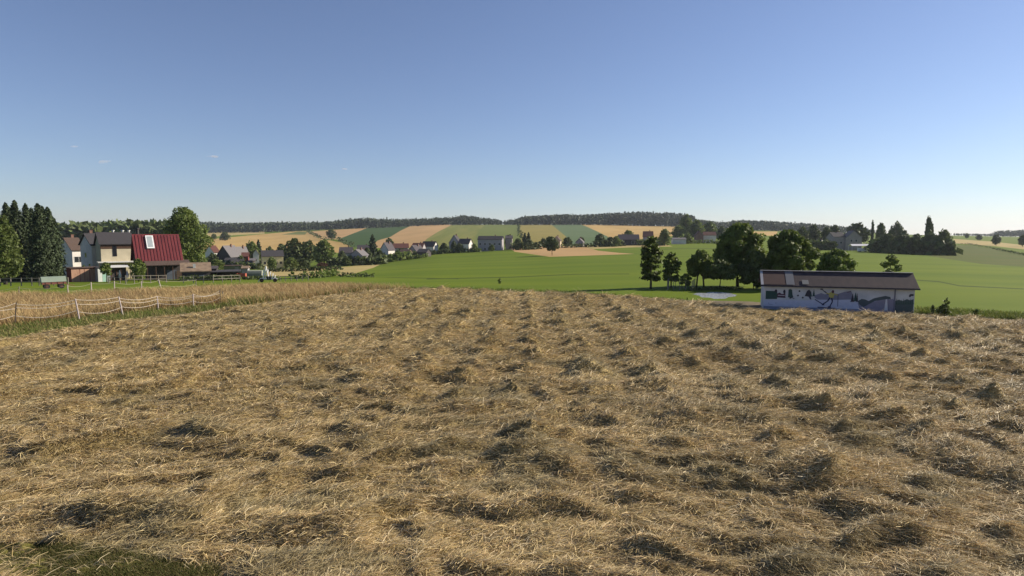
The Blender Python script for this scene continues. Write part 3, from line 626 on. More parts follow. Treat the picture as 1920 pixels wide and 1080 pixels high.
# ------------------------------------------------------------ buildings
GL = mat('window_glass', (.02, .022, .028), rough=.12, spec=.6); FR = paint('window_frame', (.62, .62, .60)); FRD = paint('frame_brown', (.09, .05, .03))
ROOF = {'brown': mat('tile_brown', (.10, .065, .05), (.07, .05, .042), 3, bump=.02, stretch=(1, 6, 6)), 'dark': mat('tile_dark', (.055, .05, .055), (.04, .038, .042), 3, bump=.02, stretch=(1, 6, 6)),
 'red': mat('tile_red', (.13, .05, .038), (.095, .042, .034), 3, bump=.02, stretch=(1, 6, 6)), 'grey': mat('tile_grey', (.155, .145, .15), (.12, .11, .115), 3, bump=.02, stretch=(1, 6, 6)),
 'purple': mat('tile_purple', (.08, .068, .075), (.06, .052, .058), 3, bump=.02, stretch=(1, 6, 6)), 'tin': mat('tin_brown', (.26, .19, .13), (.17, .12, .085), 1.2, stretch=(1, 1, 1))}
WALL = {'white': (.66, .62, .58), 'grey': (.32, .30, .31), 'cream': (.56, .50, .36), 'yellow': (.72, .62, .32), 'dark': (.07, .06, .06), 'red': (.22, .05, .045), 'wood': (.40, .23, .15), 'olive': (.16, .17, .10), 'tan': (.42, .35, .25), 'stone': (.30, .27, .25), 'brick': (.20, .11, .085)}
WALL = {k: paint('wall_'+k, v, .85, .15, .8, bump=.004) for k, v in WALL.items()}
def solve_w(p, pr, rz):
    ur = ray(pr, 470)[0]; c, s = math.cos(rz), math.sin(rz); return (ur*p.y-p.x)/(c-ur*s)
def window(root, face, s, z, ww, hh, W, D, frame=FR, name='window'):
    """face: F front(-y) R right(+x) L left(-x); s metres from the face centre"""
    fr, pn = MB(), MB(); e, t = .04, .07
    for (a, b, c, d) in ((s-ww/2, s+ww/2, z, z+t), (s-ww/2, s+ww/2, z+hh-t, z+hh), (s-ww/2, s-ww/2+t, z+t, z+hh-t), (s+ww/2-t, s+ww/2, z+t, z+hh-t)):
        if face == 'F': fr.box(a, b, -D/2-e, -D/2+.02, c, d)
        elif face == 'R': fr.box(W/2-.02, W/2+e, a, b, c, d)
        else: fr.box(-W/2-e, -W/2+.02, a, b, c, d)
    a, b, c, d = s-ww/2+t, s+ww/2-t, z+t, z+hh-t
    if face == 'F': pn.box(a, b, -D/2-.015, -D/2+.02, c, d)
    elif face == 'R': pn.box(W/2-.02, W/2+.015, a, b, c, d)
    else: pn.box(-W/2-.015, -W/2+.02, a, b, c, d)
    f = fr.build(name, frame, root); pn.build('pane', GL, f); return f
def house(name, cat, label, pxl, pxr, Y, rz, D, eave, ridge, wall, roof, along='x', base=None, wins=(), chim=True, over=.35, group=None, endwall=None, flat=False, door=None):
    rz = R(rz); p = at(pxl, Y); W = solve_w(p, pxr, rz); c, s = math.cos(rz), math.sin(rz)
    ctr = Vector((p.x+c*W/2-s*D/2, p.y+s*W/2+c*D/2, 0)); zs = [float(hgt(ctr.x+a*c*W/2-b*s*D/2, ctr.y+a*s*W/2+b*c*D/2)) for a in (-1, 1) for b in (-1, 1)]
    z0 = min(zs)-.2; ctr.z = z0; root = empty(name, ctr, rz, label, cat, group)
    he = max(1.6, zat(eave, p.y)-z0); hr = max(he+.05, zat(ridge, ctr.y)-z0); w2, d2 = W/2, D/2
    mb = MB()
    if flat: mb.box(-w2, w2, -d2, d2, 0, he)
    elif along == 'x': mb.prismx([(-d2, 0), (d2, 0), (d2, he), (0, hr), (-d2, he)], -w2, w2)
    else: mb.prism([(-w2, 0), (w2, 0), (w2, he), (0, hr), (-w2, he)], -d2, d2)
    mb.build('wall', WALL[wall], root)
    rf = MB(); t = .18
    if flat: rf.box(-w2-over, w2+over, -d2-over, d2+over, he+.002, he+.16)
    else:
        span = d2 if along == 'x' else w2; sl = (hr-he)/span; o = span+over; ez = he-sl*over
        pr = [(-o, ez+.02), (0, hr+.02), (o, ez+.02), (o, ez+t+.02), (0, hr+t+.04), (-o, ez+t+.02)]
        if along == 'x': rf.prismx(pr, -w2-over, w2+over)
        else: rf.prism(pr, -d2-over, d2+over)
    ro = rf.build('roof', ROOF[roof] if isinstance(roof, str) else roof, root)
    if chim and not flat:
        cx, cy = (W*.18, .5) if along == 'x' else (.5, D*.15)
        ch = MB(); ch.box(cx-.3, cx+.3, cy-.3, cy+.3, hr-1, hr+.9); ch.box(cx-.36, cx+.36, cy-.36, cy+.36, hr+.9, hr+1.0)
        ch.build('chimney', WALL['brick'], ro)
    for wq in wins:
        f, sx, z, ww, hh = wq[:5]; hf = W if f == 'F' else D; window(root, f, sx*hf/2, z*he, ww, hh, W, D)
    if door:
        d = MB(); sx = door*W/2; d.box(sx-.5, sx+.5, -d2-.05, -d2+.02, .2, 2.3); dd = d.build('door', FRD, root)
        k = MB(); k.box(sx+.33, sx+.43, -d2-.1, -d2-.05, 1.2, 1.25); k.build('handle', FR, dd)
    root['dims'] = (W, D, he, hr); return root
# left farmstead
house('house', 'house', 'white walled house with brown roof beside the spruces', 135, 158, 150, 60, 6.5, 468, 447, 'white', 'brown', wins=[('F', -.35, .55, 1.1, 1.5), ('F', .4, .55, 1.1, 1.5), ('L', .2, .5, 1, 1.3)])
h2 = house('house', 'house', 'pale gabled house with dark brown roof between white and cream houses', 172, 190, 143, 52, 7.5, 459, 439, 'white', 'dark', wins=[('L', .1, .62, 1.3, 1.3), ('L', -.5, .3, 1.3, 1.3)])
h3 = house('house', 'house', 'cream walled house with brown clad upper band next to the red roof', 189, 250, 138, 42, 7, 457, 437, 'cream', 'dark', wins=[('F', -.35, .14, 1.2, 1.2)], chim=False)
W, D, he, hr = h3['dims']
mb = MB(); mb.box(-W/2-.03, W/2+.03, -D/2-.03, -D/2+.1, he*.86, he-.05); mb.build('cladding_band', FRD, h3)
mb = MB(); mb.box(-W*.08-.4, -W*.08+.4, -D/2-.06, -D/2+.02, he*.66, he*.95); mb.build('window', GL, h3)
mb = MB(); mb.box(-W/2-1, W/2+.5, -D/2-2.4, -D/2-.002, he*.50, he*.50+.22); mb.build('balcony_slab', FR, h3)
mb = MB()
for k in range(7): mb.box(-W/2-.8+k*(W+1.1)/6, -W/2-.68+k*(W+1.1)/6, -D/2-2.3, -D/2-2.18, 0, he*.5)
mb.build('balcony_posts', FRD, h3)
for k in (-.3, .0, .2):
    mb = MB(); mb.tube([(W*k+2, 1.2, hr-.6), (W*k+2, 1.2, hr+.5)], .22, 8); mb.tube([(W*k+2, 1.2, hr+.5), (W*k+2, 1.2, hr+.7)], .34, 8); mb.build('vent_pipe', FR, h3)
REDM = mat('red_sheet_metal', (.17, .036, .038), (.12, .026, .03), .7, rough=.5, stretch=(3, .4, .4))
barn = house('barn', 'barn', 'barn with big wine red metal roof and a white skylight', 258, 338, 130, 38, 8, 486, 441, 'dark', REDM, chim=False, over=.5)
W, D, he, hr = barn['dims']; roof = [c for c in barn.children if c.name.startswith('roof')][0]
sl = (hr-he)/(D/2); ang = math.atan(sl); nrm = Vector((0, -math.sin(ang), math.cos(ang)))
def on_roof(x, t, up=.22):     # t from ridge 0 to eave 1
    return Vector((x, -D/2*t, hr-(hr-he)*t))+nrm*up
mb = MB(); x = -W/2-.45
while x < W/2+.45:
    mb.bar(on_roof(x, .01, .25), on_roof(x, 1.1, .25), .05, .06); x += .62
mb.build('standing_seams', REDM, roof)
def rpan(x, hw, t0, t1, up, th):
    a = [on_roof(x-hw, t0, up), on_roof(x+hw, t0, up), on_roof(x+hw, t1, up), on_roof(x-hw, t1, up)]; c = [q+nrm*th for q in a]
    return MB().add(a+c, [(0, 1, 2, 3), (7, 6, 5, 4), (0, 4, 5, 1), (1, 5, 6, 2), (2, 6, 7, 3), (3, 7, 4, 0)])
sk = rpan(-W*.17, .72, .06, .60, .26, .16).build('skylight', paint('skylight_white', (.75, .76, .76)), roof)
rpan(-W*.17, .48, .10, .55, .423, .02).build('pane', paint('skylight_pane', (.36, .40, .42), .2), sk)
mb = MB(); mb.tube([(-W/2+.7, .6, hr-.8), (-W/2+.7, .6, hr+1.3)], .28, 8); mb.tube([(-W/2+.7, .6, hr+1.3), (-W/2+.7, .6, hr+1.55)], .4, 8); mb.build('chimney', WALL['dark'], roof)
mb = MB(); mb.prismx([(-D/2-3.2, he-1.35), (-D/2-.02, he-.45), (-D/2-.02, he-.3), (-D/2-3.2, he-1.2)], -W/2+1.0, W/2+1.5); mb.build('lean_to_roof', ROOF['brown'], barn)
mb = MB()
for k in range(6): x = -W/2+1.2+k*(W-.2)/5; mb.box(x, x+.14, -D/2-3.0, -D/2-2.86, 0, he-1.4)
mb.build('lean_to_posts', FRD, barn)
mb = MB(); mb.box(W*.15, W*.15+1.9, -D/2-.06, -D/2+.02, .2, 2.6); mb.build('door', paint('door_bluegrey', (.10, .12, .16)), barn)
mb = MB(); mb.box(W*.34, W*.34+1.4, -D/2-.06, -D/2+.02, .2, 2.4); mb.build('door', paint('door_brown', (.10, .07, .05)), barn)
sh = house('garden_shed', 'shed', 'low plank shed of pinkish wood behind the paddock', 131, 180, 120, 50, 3.2, 503.5, 503, 'red', 'brown', flat=True, over=.25)
W, D, he, hr = sh['dims']
PLK = mat('pink_planks', (.45, .27, .19), (.33, .19, .13), 1.6, bump=.01, stretch=(5, 5, .5))
for i, (a, b) in enumerate(((0, .31), (.335, .49), (.51, .70), (.72, .98))):
    mb = MB(); x0, x1 = -W/2+a*W, -W/2+b*W; x = x0
    while x < x1-.05: mb.box(x, min(x+.19, x1), -D/2-.04, -D/2+.01, .1, he-.2); x += .2
    mb.build('plank_door', PLK, sh)
mb = MB(); mb.box(-W/2, W/2, -D/2-.3, -D/2-.05, .02, .14); mb.build('plinth', paint('plinth_pale', (.55, .42, .33)), sh)
s2 = house('garden_shed', 'shed', 'small white and mint green shed joined to the plank shed', 181, 204, 121, 44, 3, 503, 502, 'grey', 'dark', flat=True, over=.15)
W, D, he, hr = s2['dims']
for a, b, c in ((0, .34, (.72, .74, .70)), (.36, .66, (.38, .60, .50)), (.68, .97, (.24, .28, .26))):
    mb = MB(); mb.box(-W/2+a*W, -W/2+b*W, -D/2-.05, -D/2+.01, .1, he-.1); mb.build('door_panel', paint('panel_%d' % int(a*100), c), s2)
def carport(label, pxl, pxr, Y, rz, D, top, matr, stuff=True, name='carport'):
    rz = R(rz); p = at(pxl, Y); W = solve_w(p, pxr, rz); root = empty(name, p, rz, label, 'carport'); h = zat(top, Y)-p.z
    mb = MB(); mb.prismx([(-.3, h-.1), (D+.3, h+.1), (D+.3, h+.22), (-.3, h+.02)], -.3, W+.3); mb.build('roof', matr, root)
    n = max(2, int(W/2.5))
    for k in range(n+1):
        for y in (.05, D-.1):
            mb = MB(); x = k*(W-.12)/n; mb.box(x, x+.12, y, y+.12, -.2, h-.05); mb.build('post', FRD, root)
    mb = MB(); mb.box(0, W, D+.05, D+.15, -.2, h-.15); mb.build('back_wall', WALL['dark'], root)
    return root
carport('open carport with pale flat roof between mint shed and barn', 206, 243, 124, 44, 4, 501, FR)
house('shed', 'shed', 'tiny dark shed between the tan roof and the dark open shelter', 384, 404, 134, 20, 3, 505, 500, 'dark', 'purple', chim=False, over=.2)
house('shed', 'shed', 'small grey shed with low roof right of the olive container', 452, 463, 150, 15, 3, 504, 500, 'grey', 'tin', chim=False, over=.2)
carport('dark open shelter with low flat roof right of the barn', 392, 448, 132, 25, 4, 510, ROOF['dark'], name='open_shelter')
for i, (px, lb) in enumerate(((222, 'folded white garden parasol under the carport'), (236, 'folded lilac garden parasol by the carport edge'))):
    l = at(px, 120); rt = empty('parasol', l, 0, lb, 'parasol')
    MB().tube([(0, 0, 0), (0, 0, 2.3)], .03, 6).build('pole', FR, rt)
    MB().tube([(0, 0, .9), (.06, 0, 1.3), (0, 0, 2.0), (0, 0, 2.35)], [.22, .26, .14, .02], 8).build('canopy', paint('canopy_%d' % i, ((.65, .66, .66), (.5, .42, .5))[i]), rt)
ss = house('shed', 'shed', 'shed with weathered tan sheet roof right of the red barn', 339, 392, 126, 28, 5, 509, 494, 'dark', 'tin', chim=False, over=.3, wins=[('F', .4, .3, .9, .8)])
W, D, he, hr = ss['dims']; MB().box(-W*.10, -W*.10+.5, -.55-D/4, -.2-D/4, (he+hr)/2-.2, (he+hr)/2+.7).build('roof_vent', FR, ss)
# containers and trailers of the yard
def ribbed(name, label, cat, pxl, pxr, Y, rz, D, top, col, lift=.15):
    rz = R(rz); p = at(pxl, Y); W = solve_w(p, pxr, rz); h = zat(top, Y)-p.z; root = empty(name, p, rz, label, cat)
    m = paint(name+'_'+str(pxl), col); mb = MB(); mb.box(0, W, 0, D, lift, h); mb.build('body', m, root)
    mb = MB(); x = .1
    while x < W-.1: mb.box(x, x+.12, -.04, -.001, lift+.1, h-.1); x += .3
    mb.build('ribs', m, root)
    MB().box(-.08, W+.08, -.1, D+.08, h+.002, h+.1).build('roof', FRD, root)
    MB().box(W*.62, W*.62+.9, -.07, -.041, lift+.12, h-.2).build('door', paint('container_door', (.2, .2, .17)), root)
    return root
ribbed('container', 'olive storage container behind the dark shelter', 'container', 418, 452, 160, 20, 4, 499, (.15, .16, .09))
def wheel(root, x, y, z, r, w=.22, name='wheel'):
    wl = MB().tube([(x, y-w/2, z), (x, y+w/2, z)], r, 16).build(name, paint('tyre', (.025, .025, .025), .8), root)
    MB().tube([(x, y-w/2-.02, z), (x, y+w/2+.02, z)], r*.5, 12).build('rim', paint('rim_rusty', (.10, .045, .035)), wl); return wl
def wagon(label, px, py, rz, L, Wd, body, deck, side, cov=None, name='farm_wagon'):
    p = gp(px, py); root = empty(name, p, R(rz), label, 'farm wagon'); m = paint('wagon_%d' % px, body, .5)
    MB().box(-L/2, L/2, -Wd/2, Wd/2, deck, deck+.12).build('deck', m, root)
    mb = MB(); mb.box(-L/2, L/2, -Wd/2, -Wd/2+.05, deck+.121, deck+side); mb.box(-L/2, L/2, Wd/2-.05, Wd/2, deck+.121, deck+side); mb.box(-L/2, -L/2+.05, -Wd/2+.05, Wd/2-.05, deck+.121, deck+side); mb.box(L/2-.05, L/2, -Wd/2+.05, Wd/2-.05, deck+.121, deck+side)
    k = -L/2+.4
    while k < L/2-.2: mb.box(k, k+.07, -Wd/2-.05, -Wd/2-.001, deck+.05, deck+side+.02); k += .7
    mb.build('side_boards', m, root)
    for x in (-L*.3, L*.3):
        for y in (-Wd/2+.1, Wd/2-.1): wheel(root, x, y, .35, .35)
    MB().bar((L/2, 0, deck-.05), (L/2+1.1, 0, .3), .08).build('drawbar', m, root)
    if cov: MB().prismx([(-Wd/2-.05, deck+side+.002), (Wd/2+.05, deck+side+.002), (Wd/2-.2, deck+side+.55), (0, deck+side+.75), (-Wd/2+.2, deck+side+.55)], -L/2-.05, L/2+.05).build('tarpaulin', paint('tarp_%d' % px, cov), root)
    return root
wagon('small orange red farm wagon beside the wire yard fence', 453, 524, 12, 1.9, 1.4, (.40, .10, .06), .6, .75)
wagon('grey green covered wagon left of the white machine', 479, 523, 10, 3.1, 1.8, (.22, .23, .2), .7, .6, (.27, .28, .22))
wagon('low cart with grey green lid and reddish frame in the paddock', 101, 541, 45, 2.8, 1.3, (.20, .08, .06), .65, .35, (.22, .27, .22), name='paddock_cart')
# white hay machine with raised tine arms
WHT = paint('machine_white', (.75, .73, .74), .4)
p = gp(504, 529); root = empty('hay_tedder', p, R(8), 'white hay machine with raised upright arms at the paddock end', 'farm machine')
MB().box(-1.5, 1.5, -.12, .12, .55, .75).build('beam', WHT, root)
for k in range(6):
    x = -1.0+k*.42; h = 2.7-abs(k-1)*.35
    MB().bar((x, 0, .75), (x+.12, .1, h), .11).build('tine_arm', WHT, root)
mb = MB(); mb.bar((-.9, -.3, .7), (-.45, -.1, 3.0), .12); mb.bar((.1, -.3, .7), (-.4, -.1, 3.0), .12); mb.bar((-.8, -.27, 1.5), (-.05, -.27, 1.5), .1); mb.build('headstock', WHT, root)
MB().bar((-1.5, 0, .65), (-1.9, -.1, .05), .14).build('stand', WHT, root)
for x in (-1.2, 1.2): wheel(root, x, -.25, .35, .35, .2)
MB().box(-.3, .5, -.35, -.13, .5, 1.1).build('gearbox', paint('gearbox_dark', (.04, .04, .05)), root)
p = gp(431, 522); root = empty('water_tank', p, R(10), 'white water tank on legs in the yard', 'tank')
MB().tube([(-.9, 0, 1.0), (-.8, 0, 1.0), (.8, 0, 1.0), (.9, 0, 1.0)], [.3, .42, .42, .3], 12).build('tank_body', WHT, root)
MB().box(-.7, -.6, -.3, .3, 0, .65).box(.6, .7, -.3, .3, 0, .65).build('legs', FRD, root)
# village
HG = 'village houses'
VH = [
 ('small house with red brown roof at the left end of the village', 401, 412, 330, 55, 9, 473, 461, 'white', 'red', 'x', [('F', 0, .5, 1, 1.2)]),
 ('dark gabled house with a grey sunlit roof side', 405, 432, 305, -14, 8.1, 481, 461, 'dark', 'grey', 'y', [('R', 0, .5, 1, 1.2)]),
 ('white and dark annexe below the dark gabled house', 421, 433, 292, 12, 5, 488, 484, 'white', 'dark', 'x', [('F', -.3, .4, 1, 1.1)]),
 ('white house with grey roof side right of the dark gable', 437, 448, 335, -14, 8.1, 477, 463, 'white', 'grey', 'y', []),
 ('low house with brown roof between dark gable and red barn', 433, 456, 285, 25, 6, 493, 484, 'grey', 'dark', 'x', []),
 ('red wooden barn in the left village', 453, 465, 290, 20, 7, 481, 474, 'red', 'red', 'x', []),
 ('tiny white gabled house left of the yellow house', 474, 485, 340, 22, 5.0, 476, 468, 'white', 'brown', 'y', [('F', 0, .5, .9, 1)]),
 ('long yellow house with dark roof in the left village', 491, 531, 285, 25, 9, 481, 470, 'yellow', 'dark', 'x', [('F', -.75, .45, 1.1, 1.3), ('F', -.3, .45, 1.1, 1.3), ('F', .35, .45, 1.1, 1.3), ('F', .75, .45, 1.1, 1.3)]),
 ('house with purple grey roof behind the village tree clump', 636, 660, 345, 10, 9, 474, 464, 'grey', 'purple', 'x', [('F', -.4, .6, 1.1, 1.2), ('F', .4, .6, 1.1, 1.2)]),
 ('grey gabled house with two dark windows facing the meadow', 655, 679, 300, -14, 6.8, 479, 468, 'grey', 'grey', 'y', [('F', .35, .62, 1.3, 1.3), ('F', .35, .2, 1.3, 1.3), ('R', 0, .6, 1.1, 1.2)]),
 ('house with dark roof behind the grey gable', 670, 694, 380, 10, 9, 470, 460, 'grey', 'purple', 'x', []),
 ('grey gabled house with bright white side wall', 713, 728, 350, -22, 6.8, 468, 455, 'white', 'purple', 'y', [('R', .3, .5, 1, 1)]),
 ('long house with red tiled roof in the mid village', 737, 765, 385, 8, 9, 465, 457, 'grey', 'red', 'x', []),
 ('house with pale roof edges right of the red tiled roof', 766, 780, 355, -25, 8.1, 470, 460, 'grey', 'purple', 'y', []),
 ('house with red roof behind the pale roof edges', 772, 792, 400, -8, 8, 464, 456, 'grey', 'red', 'x', []),
 ('low white ended house at the meadow edge', 782, 799, 345, -16, 7, 473, 467, 'dark', 'dark', 'x', [('R', 0, .4, 1, 1)]),
 ('dark hip like roofed house with a white end right of the village core', 790, 813, 420, -16, 8, 462, 453, 'white', 'dark', 'x', []),
 ('house with tall pointed gable before the striped field', 842, 861, 425, -12, 6.2, 455, 441, 'grey', 'dark', 'y', [('F', 0, .8, 1.2, 1.3)]),
 ('dark roofed house joined right of the pointed gable', 859, 879, 415, -16, 8, 457, 448, 'white', 'dark', 'x', [('F', -.2, .5, 1.2, 1.2)]),
 ('long grey house in the middle, its white walls greyed for shade', 896, 941, 385, -9, 7, 449, 443, 'grey', 'dark', 'x', [('F', -.8, .55, 1.3, 1.3), ('F', -.4, .55, 1.3, 1.3), ('F', 0, .55, 1.3, 1.3), ('F', .4, .55, 1.3, 1.3), ('F', .8, .55, 1.3, 1.3), ('F', -.8, .15, 1.3, 1.3), ('F', -.4, .15, 1.3, 1.3), ('F', .4, .15, 1.3, 1.3)]),  # white walls given grey, the shade on the front put into the colour
 ('narrow grey building right of the long grey house', 948, 960, 395, -2, 8, 447, 442, 'stone', 'purple', 'x', []),
 ('small gabled house with a sunlit end behind the stubble tree', 1036, 1050, 440, -14, 6.2, 451, 443, 'tan', 'brown', 'y', []),
 ('small grey gabled house with pale side right of the round tree', 1079, 1093, 432, -16, 5.6, 454, 447, 'grey', 'grey', 'y', [('F', 0, .4, 1, 1)]),
 ('wide barn with purple brown roof on the hill', 1160, 1198, 448, -6, 9, 449, 440, 'dark', 'purple', 'x', [('F', .4, .3, 2.2, 2.2)]),
 ('red roofed house on the hill right of the wide barn', 1206, 1224, 470, -10, 10, 444, 434, 'grey', 'red', 'x', [('F', .4, .5, 1.2, 1.2)]),
 ('red gabled farm building behind the pond trees', 1304, 1318, 500, -6, 7.4, 441, 433, 'brick', 'red', 'y', []),
 ('long pale farm building joined to the red gable', 1319, 1342, 505, -6, 8, 441, 435, 'white', 'red', 'x', []),
 ('low pale greenhouse left of the pale bush', 1261, 1286, 460, -4, 6, 449, 446, 'white', 'grey', 'x', []),
 ('left wing of the hill farmhouse', 1562, 1584, 372, -4, 10, 444, 436, 'stone', 'dark', 'x', [('F', -.5, .5, 1.1, 1.3), ('F', .3, .5, 1.1, 1.3)]),
 ('gabled main part of the hill farmhouse', 1585, 1615, 370, -4, 6.8, 446, 433, 'stone', 'grey', 'y', [('F', -.3, .7, 1.1, 1.3), ('F', .3, .7, 1.1, 1.3)]),
 ('low house with a bright gable below the red roofed hill house', 1228, 1240, 455, -14, 7, 451, 447, 'white', 'purple', 'y', []),
 ('small white shed left of the yellow house', 468, 478, 300, 25, 4, 489, 485, 'white', 'grey', 'x', []),
 ('small house with dark roof behind the red village barn', 462, 473, 370, 20, 7, 470, 464, 'white', 'dark', 'x', []),
 ('small white annexe right of the red wooden barn', 464, 471, 284, 20, 3, 492, 489, 'white', 'dark', 'x', []),
 ('house with red roof peeping over the grey gable', 679, 697, 345, 12, 7, 476, 467, 'white', 'red', 'x', []),
 ('low house with tan roof right of the pale roof edges', 748, 766, 345, -10, 7, 474, 468, 'tan', 'brown', 'x', []),
 ('small dark outbuilding left of the hill farmhouse', 1534, 1546, 372, -4, 6, 454, 450, 'dark', 'dark', 'x', []),
]
for lb, pl_, pr_, Y, rz, D, ev, rd, wl, rf, al, wn in VH:
    house('house' if 'barn' not in lb and 'building' not in lb and 'greenhouse' not in lb else ('barn' if 'barn' in lb else 'farm_building'), 'building' if ('building' in lb or 'greenhouse' in lb) else ('barn' if 'barn' in lb else 'house'), lb, pl_, pr_, Y, rz, D, ev, rd, wl, rf, al, wins=wn, group=HG, chim=('house' in lb and 'low' not in lb and 'tiny' not in lb and 'greenhouse' not in lb and 'annexe' not in lb))
# white canopy and van at the hill farm
p = at(1597, 352); W = 36*352/F; h = 3.0; root = empty('party_tent', p, 0, 'white canopy tent beside the hill farmhouse', 'tent')
MB().prismx([(-.2, h), (2, h+1.0), (4.2, h), (4.2, h+.1), (2, h+1.1), (-.2, h+.1)], 0, W).build('canopy', WHT, root)
for x in (.1, W/2, W-.2):
    for y in (0, 3.9): MB().box(x, x+.1, y, y+.1, -.2, h).build('pole', WHT, root)
p = at(1617, 340); root = empty('van', p, R(-8), 'white van parked in front of the white canopy', 'van')
MB().prism([(-2.4, .4), (2.4, .4), (2.45, 1.1), (1.9, 1.3), (1.3, 2.05), (-2.4, 2.1)], -.9, .9).build('body', WHT, root)
MB().prism([(1.25, 1.3), (1.75, 1.3), (1.28, 1.95), (.7, 1.95), (.7, 1.3)], -.93, -.901).build('side_window', GL, root)
for x in (-1.5, 1.5):
    for y in (-.82, .82): wheel(root, x, y, .34, .34)

# ------------------------------------------------------------ mural shed
pl0 = gp(1431, 579.5); pr0 = gp(1713, 589.5); dv = pr0-pl0; rz = math.atan2(dv.y, dv.x); W = dv.length; D = 3.4
shed = empty('storage_shed', pl0, rz, 'long low white shed with a painted skier mural and brown roof', 'shed')
he = 2.22; hr = 3.15
WSH = mat('shed_plaster', (.54, .55, .58), (.42, .43, .46), .9, rough=.9, bump=.004)
MB().prismx([(0, -.2), (D, -.2), (D, he), (D/2, hr-.05), (0, he)], 0, W).build('wall', WSH, shed)
SR = mat('shed_sheet_roof', (.06, .042, .044), (.045, .034, .038), 1.5, rough=.8, bump=.01, stretch=(2, .6, 1))
sl = (hr-he)/(D/2); o = .32
pr = [(-o, he-sl*o+.02), (D/2, hr+.02), (D+o, he-sl*o+.02), (D+o, he-sl*o+.10), (D/2, hr+.12), (-o, he-sl*o+.10)]
roof = MB().prismx(pr, -.25, W+.25).build('roof', SR, shed)
ang = math.atan(sl); nr = Vector((0, -math.sin(ang), math.cos(ang)))
def sr(x, t, up): return Vector((x, D/2-(D/2+o)*t, hr+.1-sl*(D/2+o)*t))+nr*up
mb = MB(); x = -.2
while x < W+.2: mb.bar(sr(x, .02, -.004), sr(x, .99, -.004), .07, .02); x += .9
mb.build('corrugations', SR, roof)
def roof_panel(x0, x1, t0, t1, m, name, up=.035):
    a = [sr(x0, t0, up), sr(x1, t0, up), sr(x1, t1, up), sr(x0, t1, up)]; c = [q+nr*.02 for q in a]
    MB().add(a+c, [(0, 1, 2, 3), (7, 6, 5, 4), (0, 4, 5, 1), (1, 5, 6, 2), (2, 6, 7, 3), (3, 7, 4, 0)]).build(name, m, roof)
roof_panel(W*.155, W*.212, .02, .97, paint('translucent_sheet', (.15, .155, .17), .8), 'roof_light')
roof_panel(W*.265, W*.31, .62, .92, paint('patch_sheet', (.19, .19, .185), .8), 'roof_patch')
roof_panel(-.2, W*.15, .03, .97, paint('rusty_sheet', (.075, .042, .036), .8), 'roof_patch', .02)
roof_panel(-.27, -.05, 0.0, 1.0, paint('barge_grey', (.36, .36, .38)), 'barge_board', .03)
MB().box(-.25, W+.25, D/2-.14, D/2+.14, hr+.13, hr+.18).build('ridge_cap', paint('ridge_grey', (.32, .31, .32)), roof)
MB().box(-.28, W+.28, -o-.06, -o-.002, he-sl*o-.02, he-sl*o+.11).build('fascia_board', paint('fascia_dark', (.035, .035, .05)), roof)
MB().tube([(W*.876, -.07, .1), (W*.876, -.07, he-.1)], .045, 8).build('drainpipe', paint('pipe_grey', (.16, .16, .21)), shed)
# the mural: flat painted shapes on the wall, coordinates read in the wall's own frame
def ml(X, Yp):
    s = (X-155)/(1680-155); top = 262+(325-262)*s; bot = 522+(556-522)*s
    return s*W, he*(bot-Yp)/(bot-top)
MU = [paint('mural_%d' % i, c, .9, .1, 3) for i, c in enumerate([(.50, .51, .64), (.19, .22, .32), (.035, .075, .065), (.05, .045, .06), (.21, .21, .29), (.24, .225, .30), (.42, .38, .12), (.10, .05, .07), (.05, .05, .11), (.08, .10, .11), (.60, .59, .64), (.045, .08, .075), (.12, .13, .20)])]
layer = {}
mur = MB(); zc = [.004]
def shp(pts, m, raw=False):
    q = [ml(*p) for p in pts]; y = -zc[0]; zc[0] += .0006
    mur.add([(a, y, b) for a, b in q], [tuple(range(len(q)))], m)
def blob(cx, cy, rx, ry, m, n=12): shp([(cx+rx*math.cos(k*6.283/n)*(1+.15*math.sin(k*2.3)), cy+ry*math.sin(k*6.283/n)*(1+.12*math.cos(k*3.1))) for k in range(n)], m)
def lin(a, b, w, m):
    dx, dy = b[0]-a[0], b[1]-a[1]; L = math.hypot(dx, dy); nx, ny = -dy/L*w/2, dx/L*w/2
    shp([(a[0]+nx, a[1]+ny), (b[0]+nx, b[1]+ny), (b[0]-nx, b[1]-ny), (a[0]-nx, a[1]-ny)], m)
def conif(cx, top, bot, w, m):
    n = 4; L = []; Rr = []
    for k in range(n):
        y = top+(bot-top)*(k+1)/n; ww = w/2*(k+1)/n; L += [(cx-ww, y), (cx-ww*.55, y)]; Rr += [(cx+ww, y), (cx+ww*.55, y)]
    shp([(cx, top)]+L[:-1]+Rr[:-1][::-1], m)
shp([(158, 425), (560, 432), (900, 425), (1060, 430), (1500, 440), (1500, 552), (158, 523)], 0)
shp([(156, 489), (700, 502), (1680, 528), (1680, 556), (156, 522)], 1)
shp([(700, 380), (760, 362), (800, 375), (860, 360), (930, 372), (1000, 352), (1060, 345), (1075, 372), (1068, 425), (900, 428), (720, 424), (690, 400)], 4)
shp([(1130, 450), (1160, 470), (1185, 495), (1230, 470), (1290, 445), (1400, 418), (1450, 430), (1500, 430), (1500, 528), (1160, 522), (1150, 505)], 5)
shp([(1130, 440), (1170, 420), (1205, 425), (1240, 440), (1290, 415), (1340, 405), (1400, 395), (1450, 405), (1455, 425), (1400, 425), (1300, 440), (1240, 470), (1190, 495), (1150, 470)], 9)
shp([(1500, 440), (1530, 430), (1570, 440), (1610, 425), (1640, 435), (1672, 425), (1672, 552), (1500, 546)], 9)
for x in range(1512, 1670, 22): conif(x, 418+(x % 3)*5, 470, 26, 11)
blob(1650, 390, 22, 10, 3); blob(1635, 400, 10, 8, 3)
